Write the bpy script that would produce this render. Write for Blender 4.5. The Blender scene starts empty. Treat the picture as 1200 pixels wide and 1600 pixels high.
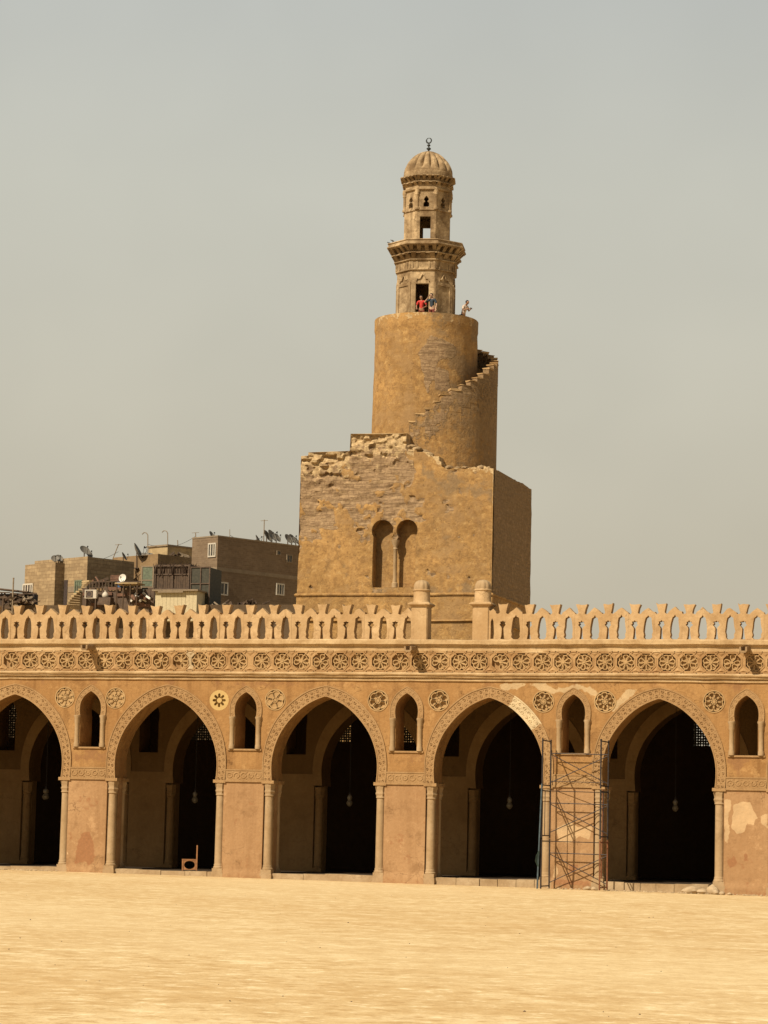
import bpy, bmesh, math, random
import numpy as np
from mathutils import Vector, Matrix, noise
from mathutils.geometry import delaunay_2d_cdt

random.seed(7)
SC = bpy.context.scene
COL = SC.collection
R = math.radians

# ------------------------------------------------------------------ camera, world, sun, exposure
CF, CX, CY, CZ, YAW, PITCH, ROLL = 4109.142, 32.4715, -104.3339, 2.0938, 0.285316, 0.120537, 0.022019
def cam_axes():
    fw = Vector((-math.sin(YAW)*math.cos(PITCH), math.cos(YAW)*math.cos(PITCH), math.sin(PITCH)))
    rt = Vector((math.cos(YAW), math.sin(YAW), 0)); up = rt.cross(fw)
    c, s = math.cos(ROLL), math.sin(ROLL)
    return rt*c+up*s, up*c-rt*s, fw
RT, UP, FW = cam_axes()
CAMP = Vector((CX, CY, CZ))
cd = bpy.data.cameras.new('camera'); cam = bpy.data.objects.new('camera', cd); COL.objects.link(cam)
cd.sensor_fit = 'VERTICAL'; cd.sensor_height = 36.0; cd.lens = CF/1600*36.0
cd.clip_start = 1.0; cd.clip_end = 20000
m = Matrix((RT, UP, -FW)).transposed().to_4x4(); m.translation = CAMP
cam.matrix_world = m
SC.camera = cam

SUN_TO = Vector((-0.50, -1.0, 1.08)).normalized()
sun_el = math.asin(SUN_TO.z); sun_az = math.atan2(SUN_TO.x, SUN_TO.y)
sl = bpy.data.lights.new('sun', 'SUN'); sl.energy = 4.6; sl.angle = R(0.6); sl.color = (1.0, 0.875, 0.69)
so = bpy.data.objects.new('sun', sl); COL.objects.link(so)
so.rotation_euler = SUN_TO.to_track_quat('Z', 'Y').to_euler()

W = bpy.data.worlds.new('World'); SC.world = W; W.use_nodes = True
nt = W.node_tree; nt.nodes.clear()
out = nt.nodes.new('ShaderNodeOutputWorld'); bg = nt.nodes.new('ShaderNodeBackground')
sky = nt.nodes.new('ShaderNodeTexSky'); sky.sky_type = 'NISHITA'; sky.sun_disc = False
sky.sun_elevation = sun_el; sky.sun_rotation = sun_az; sky.dust_density = 6.0; sky.air_density = 1.0; sky.ozone_density = 1.0
bg.inputs['Strength'].default_value = 0.1
# dusty air: the sky is mixed with the grey-beige of the haze, by height above the horizon
geo = nt.nodes.new('ShaderNodeTexCoord'); sep = nt.nodes.new('ShaderNodeSeparateXYZ')
nt.links.new(geo.outputs['Generated'], sep.inputs[0])
ramp = nt.nodes.new('ShaderNodeValToRGB'); nt.links.new(sep.outputs['Z'], ramp.inputs[0])
HAZE = [(0.0, (3.55, 3.05, 2.2)), (0.07, (3.75, 3.33, 2.5)), (0.16, (4.15, 3.88, 3.08)), (0.24, (4.15, 4.05, 3.4)),
        (0.31, (3.75, 3.8, 3.45)), (0.42, (1.7, 1.8, 1.75)), (1.0, (0.7, 0.8, 0.85))]
e = ramp.color_ramp.elements
while len(e) < len(HAZE): e.new(0.5)
for el, (pp, cc) in zip(e, HAZE): el.position = pp; el.color = tuple(c/5 for c in cc)+(1,)
sc4 = nt.nodes.new('ShaderNodeVectorMath'); sc4.operation = 'SCALE'; sc4.inputs['Scale'].default_value = 5.0
nt.links.new(ramp.outputs[0], sc4.inputs[0])
cn = nt.nodes.new('ShaderNodeTexNoise'); cn.inputs['Scale'].default_value = 7.0; cn.inputs['Detail'].default_value = 3.0
mp = nt.nodes.new('ShaderNodeMapping'); mp.inputs['Scale'].default_value = (1, 1, 1.3)
nt.links.new(geo.outputs['Generated'], mp.inputs[0]); nt.links.new(mp.outputs[0], cn.inputs['Vector'])
cr = nt.nodes.new('ShaderNodeMapRange'); cr.inputs['From Min'].default_value = 0.35; cr.inputs['From Max'].default_value = 0.75
cr.inputs['To Min'].default_value = 0.985; cr.inputs['To Max'].default_value = 1.09
nt.links.new(cn.outputs[0], cr.inputs[0])
sc5 = nt.nodes.new('ShaderNodeVectorMath'); sc5.operation = 'SCALE'
nt.links.new(sc4.outputs[0], sc5.inputs[0]); nt.links.new(cr.outputs[0], sc5.inputs['Scale'])
mx = nt.nodes.new('ShaderNodeMix'); mx.data_type = 'RGBA'; mx.inputs[0].default_value = 0.9
nt.links.new(sky.outputs[0], mx.inputs[6]); nt.links.new(sc5.outputs[0], mx.inputs[7])
nt.links.new(mx.outputs[2], bg.inputs['Color']); nt.links.new(bg.outputs[0], out.inputs[0])

vs = SC.view_settings
vs.view_transform = 'Standard'; vs.look = 'None'; vs.gamma = 1.0; vs.exposure = 0.5; vs.use_curve_mapping = False

# ------------------------------------------------------------------ placing helpers
def ray(px, py):
    return FW + RT*((px-600)/CF) - UP*((py-800)/CF)
def at(px, py, Y):
    d = ray(px, py); return CAMP + d*((Y-CAMP.y)/d.y)
def at_plane(px, py, P, n):
    d = ray(px, py); return CAMP + d*((P-CAMP).dot(n)/d.dot(n))

# ------------------------------------------------------------------ materials
MATS = {}
class NT:
    def __init__(s, name, rough=0.9):
        s.m = bpy.data.materials.new(name); s.m.use_nodes = True; s.t = s.m.node_tree
        s.b = s.t.nodes['Principled BSDF']; s.b.inputs['Roughness'].default_value = rough
        s.b.inputs['Specular IOR Level'].default_value = 0.15
    def n(s, t): return s.t.nodes.new('ShaderNode'+t)
    def l(s, a, b): s.t.links.new(a, b)
    def coord(s, scale=(1, 1, 1)):
        c = s.n('NewGeometry'); mm = s.n('Mapping'); mm.inputs['Scale'].default_value = scale
        s.l(c.outputs['Position'], mm.inputs[0]); return mm.outputs[0]
    def noise(s, scale, detail=4, rough=0.55, vec=None, stretch=(1, 1, 1)):
        t = s.n('TexNoise'); t.inputs['Scale'].default_value = scale; t.inputs['Detail'].default_value = detail
        t.inputs['Roughness'].default_value = rough
        s.l(vec if vec is not None else s.coord(stretch), t.inputs['Vector']); return t.outputs[0]
    def rng(s, v, a, b, c=0.0, d=1.0):
        t = s.n('MapRange'); s.l(v, t.inputs[0])
        for k, x in zip(('From Min', 'From Max', 'To Min', 'To Max'), (a, b, c, d)): t.inputs[k].default_value = x
        return t.outputs[0]
    def mix(s, f, a, b, mode='MIX'):
        t = s.n('Mix'); t.data_type = 'RGBA'; t.blend_type = mode
        if isinstance(f, (int, float)): t.inputs[0].default_value = f
        else: s.l(f, t.inputs[0])
        for i, x in ((6, a), (7, b)):
            if isinstance(x, tuple): t.inputs[i].default_value = x+(1,)
            else: s.l(x, t.inputs[i])
        return t.outputs[2]
    def math(s, op, a, b):
        t = s.n('Math'); t.operation = op
        for i, x in enumerate((a, b)):
            if isinstance(x, (int, float)): t.inputs[i].default_value = x
            else: s.l(x, t.inputs[i])
        return t.outputs[0]
    def attr(s, name):
        t = s.n('Attribute'); t.attribute_name = name; return t.outputs['Fac']
    def bump(s, h, strength=0.3, dist=0.03, prev=None):
        t = s.n('Bump'); t.inputs['Strength'].default_value = strength; t.inputs['Distance'].default_value = dist
        s.l(h, t.inputs['Height'])
        if prev is not None: s.l(prev, t.inputs['Normal'])
        return t.outputs[0]
    def done(s, col, nrm=None):
        if isinstance(col, tuple): s.b.inputs['Base Color'].default_value = col+(1,)
        else: s.l(col, s.b.inputs['Base Color'])
        if nrm is not None: s.l(nrm, s.b.inputs['Normal'])
        MATS[s.m.name] = s.m; return s.m

def mul(c, k): return tuple(x*k for x in c)
def stucco(name, base, dark=None, light=None, pale=(0.42, 0.32, 0.19), stain=(0.19, 0.098, 0.042), scale=0.45, fine=9.0,
           bump=0.35, streak=0.35, var=0.55, wear=0.5):
    """weathered plaster: large blotches, fine grain, rain streaks; 'pale' and 'stain' vertex masks with broken edges"""
    t = NT(name); dark = dark or mul(base, 0.68); light = light or mul(base, 1.25)
    n1 = t.noise(scale, 5, 0.6); n2 = t.noise(fine, 5, 0.65); n3 = t.noise(1.6, 6, 0.6)
    st = t.noise(1.0, 4, 0.6, stretch=(2.6, 2.6, 0.16))
    c = t.mix(t.rng(n1, 0.35, 0.68), dark, light)
    c = t.mix(var, base, c)
    c = t.mix(t.math('MULTIPLY', t.rng(st, 0.5, 0.72), streak), c, mul(dark, 0.8))
    c = t.mix(t.math('MULTIPLY', t.rng(n3, 0.55, 0.75), 0.45), c, mul(light, 1.08))
    c = t.mix(t.math('MULTIPLY', t.rng(n3, 0.43, 0.3), 0.5), c, mul(dark, 0.75))
    c = t.mix(t.math('MULTIPLY', t.rng(n2, 0.3, 0.7), 0.3), c, mul(dark, 0.7))
    n7 = t.noise(0.9, 7, 0.72); c = t.mix(t.math('MULTIPLY', t.rng(n7, 0.53, 0.63), wear*0.75), c, mul(dark, 0.82)); c = t.mix(t.math('MULTIPLY', t.rng(n7, 0.43, 0.35), wear*0.6), c, mul(light, 1.1))
    vo = t.n('TexVoronoi'); vo.feature = 'DISTANCE_TO_EDGE'; vo.inputs['Scale'].default_value = 0.75
    wv = t.n('VectorMath'); wv.operation = 'ADD'; t.l(t.coord((1, 1, 1.6)), wv.inputs[0]); wn = t.n('TexNoise'); wn.inputs['Scale'].default_value = 2.2; wn.inputs['Detail'].default_value = 5; t.l(t.coord(), wn.inputs['Vector']); t.l(wn.outputs[1], wv.inputs[1]); t.l(wv.outputs[0], vo.inputs['Vector'])
    ck = t.math('MULTIPLY', t.rng(vo.outputs['Distance'], 0.016, 0.004), t.rng(n1, 0.5, 0.58)); c = t.mix(t.math('MULTIPLY', ck, wear*0.7), c, mul(dark, 0.45))
    e1 = t.math('ADD', t.attr('pale'), t.math('MULTIPLY', t.math('SUBTRACT', t.noise(4.0, 5), 0.5), 0.9))
    c = t.mix(t.rng(e1, 0.46, 0.54), c, t.mix(t.rng(n3, 0.35, 0.7), mul(pale, 0.85), mul(pale, 1.12)))
    e2 = t.math('ADD', t.attr('stain'), t.math('MULTIPLY', t.math('SUBTRACT', t.noise(5.0, 5), 0.5), 0.9))
    c = t.mix(t.math('MULTIPLY', t.rng(e2, 0.4, 0.6), 0.85), c, t.mix(t.rng(n2, 0.3, 0.7), stain, mul(stain, 1.35)))
    oi = t.n('ObjectInfo'); c = t.mix(t.rng(oi.outputs['Random'], 0, 1, 0.0, 0.22), c, mul(dark, 0.85))
    nb = t.bump(t.math('ADD', n2, t.math('MULTIPLY', n3, 2.0)), bump, 0.035)
    nb = t.bump(t.noise(34.0, 3), bump*0.5, 0.012, nb)
    return t.done(c, nb)

stucco('ochre_stucco', (0.345, 0.187, 0.068), dark=(0.215, 0.107, 0.037), light=(0.41, 0.25, 0.105), wear=0.9, bump=0.5, streak=0.7, pale=(0.43, 0.31, 0.17))
stucco('pier_plaster', (0.372, 0.224, 0.11), dark=(0.26, 0.143, 0.063), light=(0.425, 0.27, 0.14), wear=0.9, bump=0.5, pale=(0.47, 0.325, 0.178), stain=(0.215, 0.10, 0.045), streak=0.4)
stucco('carved_stucco', (0.36, 0.225, 0.105), dark=(0.24, 0.135, 0.055), light=(0.42, 0.28, 0.14), pale=(0.53, 0.42, 0.255), scale=0.9, fine=14, bump=0.55, streak=0.3)
stucco('frieze_stucco', (0.40, 0.25, 0.115), dark=(0.26, 0.14, 0.055), light=(0.47, 0.32, 0.16), scale=0.8, fine=12, bump=0.45, streak=0.4)
stucco('rosette_stucco', (0.40, 0.27, 0.13), dark=(0.29, 0.175, 0.075), scale=1.2, bump=0.3, streak=0.2)
stucco('cream_stucco', (0.48, 0.345, 0.14), dark=(0.42, 0.28, 0.11), bump=0.3, streak=0.1)
stucco('parapet_plaster', (0.47, 0.322, 0.168), dark=(0.335, 0.205, 0.092), light=(0.54, 0.39, 0.222), wear=0.8, scale=0.6, bump=0.3, streak=0.3, var=0.7)
stucco('ledge_plaster', (0.49, 0.35, 0.185), dark=(0.34, 0.215, 0.10), light=(0.55, 0.41, 0.235), scale=0.8, bump=0.4, streak=0.55, var=0.75)
stucco('column_stone', (0.37, 0.26, 0.145), dark=(0.29, 0.19, 0.095), light=(0.41, 0.30, 0.18), scale=0.8, bump=0.25, streak=0.3)
stucco('shade_plaster', (0.05, 0.028, 0.012))  # back wall: near-black colour stands in for the deep shade
stucco('dim_wall', (0.17, 0.096, 0.036), dark=(0.11, 0.06, 0.02), light=(0.2, 0.118, 0.047))  # upper inner wall: interior shade put into a darker plaster colour
stucco('dim_plaster', (0.29, 0.176, 0.072), dark=(0.2, 0.115, 0.043), light=(0.33, 0.205, 0.09), scale=0.35, bump=0.2, streak=0.25)  # inner row copy of the plaster, darkened in colour for interior shade
stucco('minaret_stone', (0.345, 0.242, 0.13), dark=(0.165, 0.105, 0.052), light=(0.54, 0.40, 0.23), wear=1.0, scale=1.3, fine=6, bump=0.6, streak=0.7, var=0.95)
stucco('spout_stone', (0.33, 0.235, 0.13), dark=(0.21, 0.13, 0.065), bump=0.3)
stucco('threshold_stone', (0.38, 0.28, 0.165), dark=(0.26, 0.17, 0.085), light=(0.46, 0.36, 0.23), scale=1.5, bump=0.4, streak=0)
stucco('rubble_stone', (0.44, 0.34, 0.215), dark=(0.29, 0.20, 0.11), scale=3, bump=0.5, streak=0)
stucco('house_plaster', (0.26, 0.175, 0.09), dark=(0.18, 0.115, 0.058), scale=0.5, bump=0.4, streak=0.4, var=0.8)
stucco('pale_house_plaster', (0.42, 0.32, 0.175), dark=(0.24, 0.17, 0.09), scale=0.8, bump=0.4, streak=0.6)
stucco('old_wall', (0.10, 0.068, 0.04), dark=(0.06, 0.04, 0.022), bump=0.4, streak=0.6)
stucco('concrete', (0.24, 0.185, 0.125), dark=(0.17, 0.13, 0.085), bump=0.3)

def tower_mat():
    """ochre render over coursed brick and rubble; masks: brick (bare masonry), pale (bright broken stone), stain (on the base side also painted shade)"""
    t = NT('tower_render')
    base = (0.335, 0.195, 0.071)
    n1 = t.noise(0.35, 5, 0.6); n2 = t.noise(5.0, 6, 0.65); n3 = t.noise(1.3, 6, 0.62); st = t.noise(0.9, 4, 0.6, stretch=(1.8, 1.8, 0.2))
    c = t.mix(t.rng(n1, 0.35, 0.65), mul(base, 0.78), mul(base, 1.14))
    n4 = t.noise(2.6, 6, 0.7); c = t.mix(t.math('MULTIPLY', t.rng(n4, 0.51, 0.60), 0.62), c, (0.19, 0.105, 0.04)); c = t.mix(t.math('MULTIPLY', t.rng(n4, 0.45, 0.36), 0.6), c, (0.43, 0.28, 0.12))
    c = t.mix(t.math('MULTIPLY', t.rng(n3, 0.48, 0.7), 0.6), c, (0.24, 0.135, 0.05))
    c = t.mix(t.math('MULTIPLY', t.rng(st, 0.5, 0.7), 0.5), c, (0.24, 0.15, 0.07))
    c = t.mix(t.math('MULTIPLY', t.rng(n2, 0.52, 0.72), 0.6), c, (0.22, 0.115, 0.04))
    c = t.mix(t.math('MULTIPLY', t.rng(n2, 0.42, 0.28), 0.5), c, (0.50, 0.31, 0.115))
    n8 = t.noise(0.55, 7, 0.75, stretch=(1, 1, 1.5)); c = t.mix(t.math('MULTIPLY', t.rng(n8, 0.50, 0.57), 0.55), c, t.mix(t.rng(n2, 0.35, 0.65), (0.20, 0.122, 0.056), (0.30, 0.19, 0.088)))
    c = t.mix(t.math('MULTIPLY', t.rng(t.math('ABSOLUTE', t.math('SUBTRACT', n8, 0.5), 0), 0.012, 0.003), 0.45), c, (0.12, 0.068, 0.028))
    n9 = t.noise(3.8, 6, 0.72); c = t.mix(t.math('MULTIPLY', t.rng(n9, 0.60, 0.66), 0.7), c, (0.13, 0.075, 0.032))
    # coursed masonry
    cs = t.n('TexCoord'); sp = t.n('SeparateXYZ'); t.l(cs.outputs['Object'], sp.inputs[0])
    cb = t.n('CombineXYZ'); t.l(t.math('ADD', sp.outputs[0], sp.outputs[1]), cb.inputs[0])
    t.l(t.math('ADD', sp.outputs[2], t.math('MULTIPLY', n3, 0.42)), cb.inputs[1])
    br = t.n('TexBrick'); t.l(cb.outputs[0], br.inputs['Vector']); br.inputs['Scale'].default_value = 1.0
    br.inputs['Brick Width'].default_value = 0.5; br.inputs['Row Height'].default_value = 0.19; br.inputs['Mortar Size'].default_value = 0.012; br.squash = 0.6; br.squash_frequency = 3
    br.inputs['Color1'].default_value = (0.285, 0.19, 0.105, 1); br.inputs['Color2'].default_value = (0.23, 0.15, 0.082, 1); br.inputs['Mortar'].default_value = (0.20, 0.125, 0.068, 1)
    bc = t.mix(t.math('MULTIPLY', t.rng(n2, 0.45, 0.7), 0.75), br.outputs['Color'], (0.40, 0.275, 0.15))
    n5 = t.noise(1.6, 6, 0.7, stretch=(0.5, 0.5, 3.2)); bc = t.mix(t.math('MULTIPLY', t.rng(n5, 0.52, 0.62), 0.65), bc, (0.165, 0.105, 0.055)); bc = t.mix(t.math('MULTIPLY', t.rng(n5, 0.44, 0.34), 0.5), bc, (0.36, 0.25, 0.135))
    eb = t.math('ADD', t.attr('brick'), t.math('MULTIPLY', t.math('SUBTRACT', t.noise(2.6, 6, 0.68), 0.5), 1.0))
    c = t.mix(t.rng(eb, 0.47, 0.53), c, bc)
    ep = t.math('ADD', t.attr('pale'), t.math('MULTIPLY', t.math('SUBTRACT', t.noise(2.6, 6, 0.65), 0.5), 2.0))
    pc = t.mix(t.rng(n2, 0.35, 0.65), (0.30, 0.20, 0.10), (0.53, 0.39, 0.21))
    c = t.mix(t.rng(ep, 0.52, 0.62), c, pc)
    es = t.math('ADD', t.attr('stain'), t.math('MULTIPLY', t.math('SUBTRACT', t.noise(2.2, 6, 0.65), 0.5), 1.2))
    c = t.mix(t.math('MULTIPLY', t.rng(es, 0.42, 0.6), 0.8), c, t.mix(t.rng(n2, 0.3, 0.7), (0.155, 0.10, 0.05), (0.25, 0.17, 0.09)))
    nb = t.bump(t.math('ADD', n2, t.math('MULTIPLY', n3, 1.6)), 0.5, 0.07)
    nb = t.bump(t.math('MULTIPLY', br.outputs['Fac'], t.math('MULTIPLY', t.rng(eb, 0.47, 0.53), -1.0)), 0.6, 0.05, nb)
    nb = t.bump(t.rng(n8, 0.495, 0.51), -0.7, 0.05, nb); nb = t.bump(t.noise(14.0, 4, 0.6), 0.4, 0.04, nb); nb = t.bump(t.math('MULTIPLY', n5, t.rng(eb, 0.47, 0.53)), 0.6, 0.15, nb)
    return t.done(c, nb)
tower_mat()

def brick_mat(name, c1, c2, mortar, w=0.42, h=0.15, off=0.5):
    t = NT(name); cs = t.n('TexCoord'); sp = t.n('SeparateXYZ'); t.l(cs.outputs['Object'], sp.inputs[0])
    cb = t.n('CombineXYZ'); t.l(t.math('ADD', sp.outputs[0], sp.outputs[1]), cb.inputs[0]); t.l(sp.outputs[2], cb.inputs[1])
    br = t.n('TexBrick'); t.l(cb.outputs[0], br.inputs['Vector']); br.inputs['Scale'].default_value = 1.0; br.offset = off
    br.inputs['Brick Width'].default_value = w; br.inputs['Row Height'].default_value = h; br.inputs['Mortar Size'].default_value = 0.022
    br.inputs['Color1'].default_value = c1+(1,); br.inputs['Color2'].default_value = c2+(1,); br.inputs['Mortar'].default_value = mortar+(1,)
    n1 = t.noise(0.5, 5, 0.6); n2 = t.noise(3.0, 5, 0.6); st = t.noise(1.0, 4, stretch=(0.3, 0.3, 2.2))
    c = t.mix(t.math('MULTIPLY', t.rng(n1, 0.4, 0.7), 0.5), br.outputs['Color'], mul(c2, 0.7))
    c = t.mix(t.math('MULTIPLY', t.rng(n2, 0.5, 0.75), 0.5), c, mul(c1, 1.3))
    c = t.mix(t.math('MULTIPLY', t.rng(st, 0.5, 0.7), 0.4), c, mul(c2, 0.75))
    nb = t.bump(br.outputs['Fac'], -0.5, 0.03); nb = t.bump(n2, 0.4, 0.05, nb)
    return t.done(c, nb)
brick_mat('dark_brick', (0.19, 0.135, 0.085), (0.145, 0.10, 0.062), (0.185, 0.135, 0.088))
brick_mat('block_brick', (0.33, 0.24, 0.135), (0.235, 0.165, 0.092), (0.19, 0.13, 0.072), 0.62, 0.26)

def plain(name, col, rough=0.7, metal=0.0, var=0.35, scale=6.0, spec=0.3):
    t = NT(name, rough); t.b.inputs['Metallic'].default_value = metal; t.b.inputs['Specular IOR Level'].default_value = spec
    n = t.noise(scale, 4); c = t.mix(t.rng(n, 0.3, 0.7), mul(col, 1-var), mul(col, 1+var*0.6))
    return t.done(c, t.bump(n, 0.15, 0.01))
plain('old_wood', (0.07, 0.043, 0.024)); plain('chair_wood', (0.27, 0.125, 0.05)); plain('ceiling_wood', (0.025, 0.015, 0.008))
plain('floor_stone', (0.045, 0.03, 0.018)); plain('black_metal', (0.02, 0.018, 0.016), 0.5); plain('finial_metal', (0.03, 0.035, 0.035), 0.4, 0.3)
plain('scaffold_steel', (0.035, 0.028, 0.027), 0.55, 0.2); plain('rusty_steel', (0.16, 0.06, 0.025), 0.8); plain('blue_pipe', (0.06, 0.085, 0.10), 0.5)
plain('green_net', (0.025, 0.042, 0.03)); plain('lamp_glass', (0.10, 0.085, 0.06), 0.25, 0, 0.2); plain('dish_grey', (0.15, 0.135, 0.11), 0.6)
plain('dish_white', (0.6, 0.57, 0.5), 0.5, 0, 0.15); plain('white_paint', (0.44, 0.395, 0.32), 0.5, 0, 0.15); plain('dark_glass', (0.06, 0.055, 0.045), 0.2)
plain('shutter_green', (0.11, 0.13, 0.085)); plain('dark_slat', (0.05, 0.035, 0.03)); plain('cream_panel', (0.42, 0.355, 0.22), 0.7, 0, 0.12)
plain('mesh_green', (0.045, 0.042, 0.028)); plain('barrel_blue', (0.04, 0.11, 0.24), 0.4); plain('thatch', (0.045, 0.026, 0.015)); plain('junk_brown', (0.085, 0.055, 0.035))
plain('rust_board', (0.13, 0.065, 0.037)); plain('skin', (0.30, 0.16, 0.09), 0.5); plain('pale_skin', (0.42, 0.26, 0.17), 0.5); plain('hair_dark', (0.015, 0.011, 0.009), 0.5)
plain('red_cloth', (0.48, 0.04, 0.03)); plain('navy_cloth', (0.02, 0.032, 0.045)); plain('beige_cloth', (0.52, 0.42, 0.33)); plain('maroon_cloth', (0.16, 0.035, 0.025)); plain('grey_cloth', (0.07, 0.06, 0.055))
plain('dark_red_cloth', (0.2, 0.03, 0.02)); plain('pigeon_grey', (0.06, 0.06, 0.065)); plain('grille_plaster', (0.05, 0.04, 0.025))

def ground_mat():
    t = NT('courtyard_dust', 0.95)
    n1 = t.noise(0.11, 5, 0.6); n2 = t.noise(0.75, 5, 0.6); n3 = t.noise(3.2, 5, 0.65); n4 = t.noise(14, 3, 0.6)
    c = t.mix(t.rng(n1, 0.35, 0.66), (0.525, 0.37, 0.18), (0.585, 0.435, 0.228))
    c = t.mix(t.math('MULTIPLY', t.rng(n2, 0.51, 0.62), 0.55), c, (0.47, 0.315, 0.14))
    c = t.mix(t.math('MULTIPLY', t.rng(n2, 0.47, 0.34), 0.55), c, (0.70, 0.565, 0.335))
    c = t.mix(t.math('MULTIPLY', t.rng(n3, 0.52, 0.62), 0.7), c, (0.40, 0.25, 0.10))
    c = t.mix(t.math('MULTIPLY', t.rng(n3, 0.44, 0.34), 0.65), c, (0.78, 0.66, 0.42))
    n6 = t.noise(0.045, 4, 0.6); c = t.mix(t.math('MULTIPLY', t.rng(n6, 0.48, 0.6), 0.4), c, (0.63, 0.49, 0.275)); c = t.mix(t.math('MULTIPLY', t.rng(n6, 0.45, 0.36), 0.35), c, (0.50, 0.335, 0.15))
    c = t.mix(t.math('MULTIPLY', t.rng(n4, 0.5, 0.7), 0.35), c, (0.36, 0.225, 0.10))
    nb = t.bump(n3, 0.4, 0.05); nb = t.bump(n4, 0.4, 0.02, nb)
    return t.done(c, nb)
ground_mat()

# ------------------------------------------------------------------ object helpers
def link(name, me, mat=None, parent=None, angle=35, smooth=True):
    if mat:
        for mm in (mat if isinstance(mat, (list, tuple)) else [mat]): me.materials.append(MATS[mm])
    if smooth and len(me.polygons):
        me.polygons.foreach_set('use_smooth', [True]*len(me.polygons)); me.set_sharp_from_angle(angle=R(angle))
    o = bpy.data.objects.new(name, me); COL.objects.link(o)
    if parent is not None: o.parent = parent
    return o
def obj(name, bm, mat, parent=None, angle=35, recalc=True):
    if recalc: bmesh.ops.recalc_face_normals(bm, faces=bm.faces[:])
    me = bpy.data.meshes.new(name); bm.to_mesh(me); bm.free()
    return link(name, me, mat, parent, angle)
def tag(o, label, cat, group=None, kind=None):
    if label: o['label'] = label
    if cat: o['category'] = cat
    if group: o['group'] = group
    if kind: o['kind'] = kind
    return o
def empty(name, loc=(0, 0, 0), rz=0.0):
    o = bpy.data.objects.new(name, None); COL.objects.link(o); o.location = loc; o.rotation_euler = (0, 0, rz); o.empty_display_size = 0.2
    return o
def copy_tree(o, parent=None):
    c = o.copy(); COL.objects.link(c)
    if parent is not None: c.parent = parent
    for ch in [x for x in bpy.data.objects if x.parent == o]: copy_tree(ch, c)
    return c
def BM(): return bmesh.new()
def box(bm, x0, x1, y0, y1, z0, z1, M=None, jit=0.0):
    vs_ = [Vector((x, y, z)) for z in (z0, z1) for y in (y0, y1) for x in (x0, x1)]
    if jit: vs_ = [v+Vector([random.uniform(-jit, jit) for _ in range(3)]) for v in vs_]
    if M is not None: vs_ = [M @ v for v in vs_]
    v = [bm.verts.new(p) for p in vs_]
    for f in ((0, 2, 3, 1), (4, 5, 7, 6), (0, 1, 5, 4), (2, 6, 7, 3), (0, 4, 6, 2), (1, 3, 7, 5)): bm.faces.new([v[i] for i in f])
def tube(bm, pts, r, n=8, cap=True):
    pts = [Vector(p) for p in pts]; rs = r if isinstance(r, (list, tuple)) else [r]*len(pts); rings = []
    for i, p in enumerate(pts):
        d = (pts[min(i+1, len(pts)-1)]-pts[max(i-1, 0)]).normalized()
        a = Vector((0, 0, 1)) if abs(d.z) < 0.9 else Vector((1, 0, 0)); u = d.cross(a).normalized(); w = d.cross(u)
        rings.append([bm.verts.new(p+(u*math.cos(2*math.pi*k/n)+w*math.sin(2*math.pi*k/n))*rs[i]) for k in range(n)])
    for a, b in zip(rings, rings[1:]):
        for k in range(n): bm.faces.new((a[k], a[(k+1) % n], b[(k+1) % n], b[k]))
    if cap: bm.faces.new(rings[0]); bm.faces.new(rings[-1])
def lathe(bm, prof, n=16, cen=(0, 0, 0), rad=None, cap=True):
    """prof: (r, z); rad(k, z) scales the radius"""
    rings = []
    for r, z in prof:
        rings.append([bm.verts.new((cen[0]+r*(rad(2*math.pi*k/n, z) if rad else 1)*math.cos(2*math.pi*k/n), cen[1]+r*(rad(2*math.pi*k/n, z) if rad else 1)*math.sin(2*math.pi*k/n), cen[2]+z)) for k in range(n)])
    for a, b in zip(rings, rings[1:]):
        for k in range(n): bm.faces.new((a[k], a[(k+1) % n], b[(k+1) % n], b[k]))
    if cap: bm.faces.new(rings[0]); bm.faces.new(rings[-1])
def inside(P, poly):
    x, y = P[:, 0], P[:, 1]; res = np.zeros(len(P), bool); q = np.array(poly); j = len(q)-1
    for i in range(len(q)):
        xi, yi = q[i]; xj, yj = q[j]
        if yi != yj:
            c = ((yi > y) != (yj > y)) & (x < (xj-xi)*(y-yi)/(yj-yi)+xi); res ^= c
        j = i
    return res
def cdt(outer, holes=(), spacing=None, jit=0.25):
    pts = []; edges = []
    for lp in [outer]+list(holes):
        s = len(pts); pts += [Vector(p[:2]) for p in lp]; n = len(lp); edges += [(s+i, s+(i+1) % n) for i in range(n)]
    if spacing:
        q = np.array([p[:2] for p in outer]); (x0, y0), (x1, y1) = q.min(0), q.max(0)
        gx, gy = np.meshgrid(np.arange(x0+spacing/2, x1, spacing), np.arange(y0+spacing/2, y1, spacing))
        G = np.stack([gx.ravel(), gy.ravel()], 1); rs = np.random.RandomState(3); G += rs.uniform(-1, 1, G.shape)*spacing*jit
        k = inside(G, outer)
        for h in holes: k &= ~inside(G, h)
        pts += [Vector(g) for g in G[k]]
    v, _, f, *_ = delaunay_2d_cdt(pts, edges, [], 0, 1e-5)
    C = np.array([(np.array([v[i] for i in t]).mean(0)) for t in f]); k = inside(C, outer)
    for h in holes: k &= ~inside(C, h)
    return v, [t for t, kk in zip(f, k) if kk]
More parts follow.
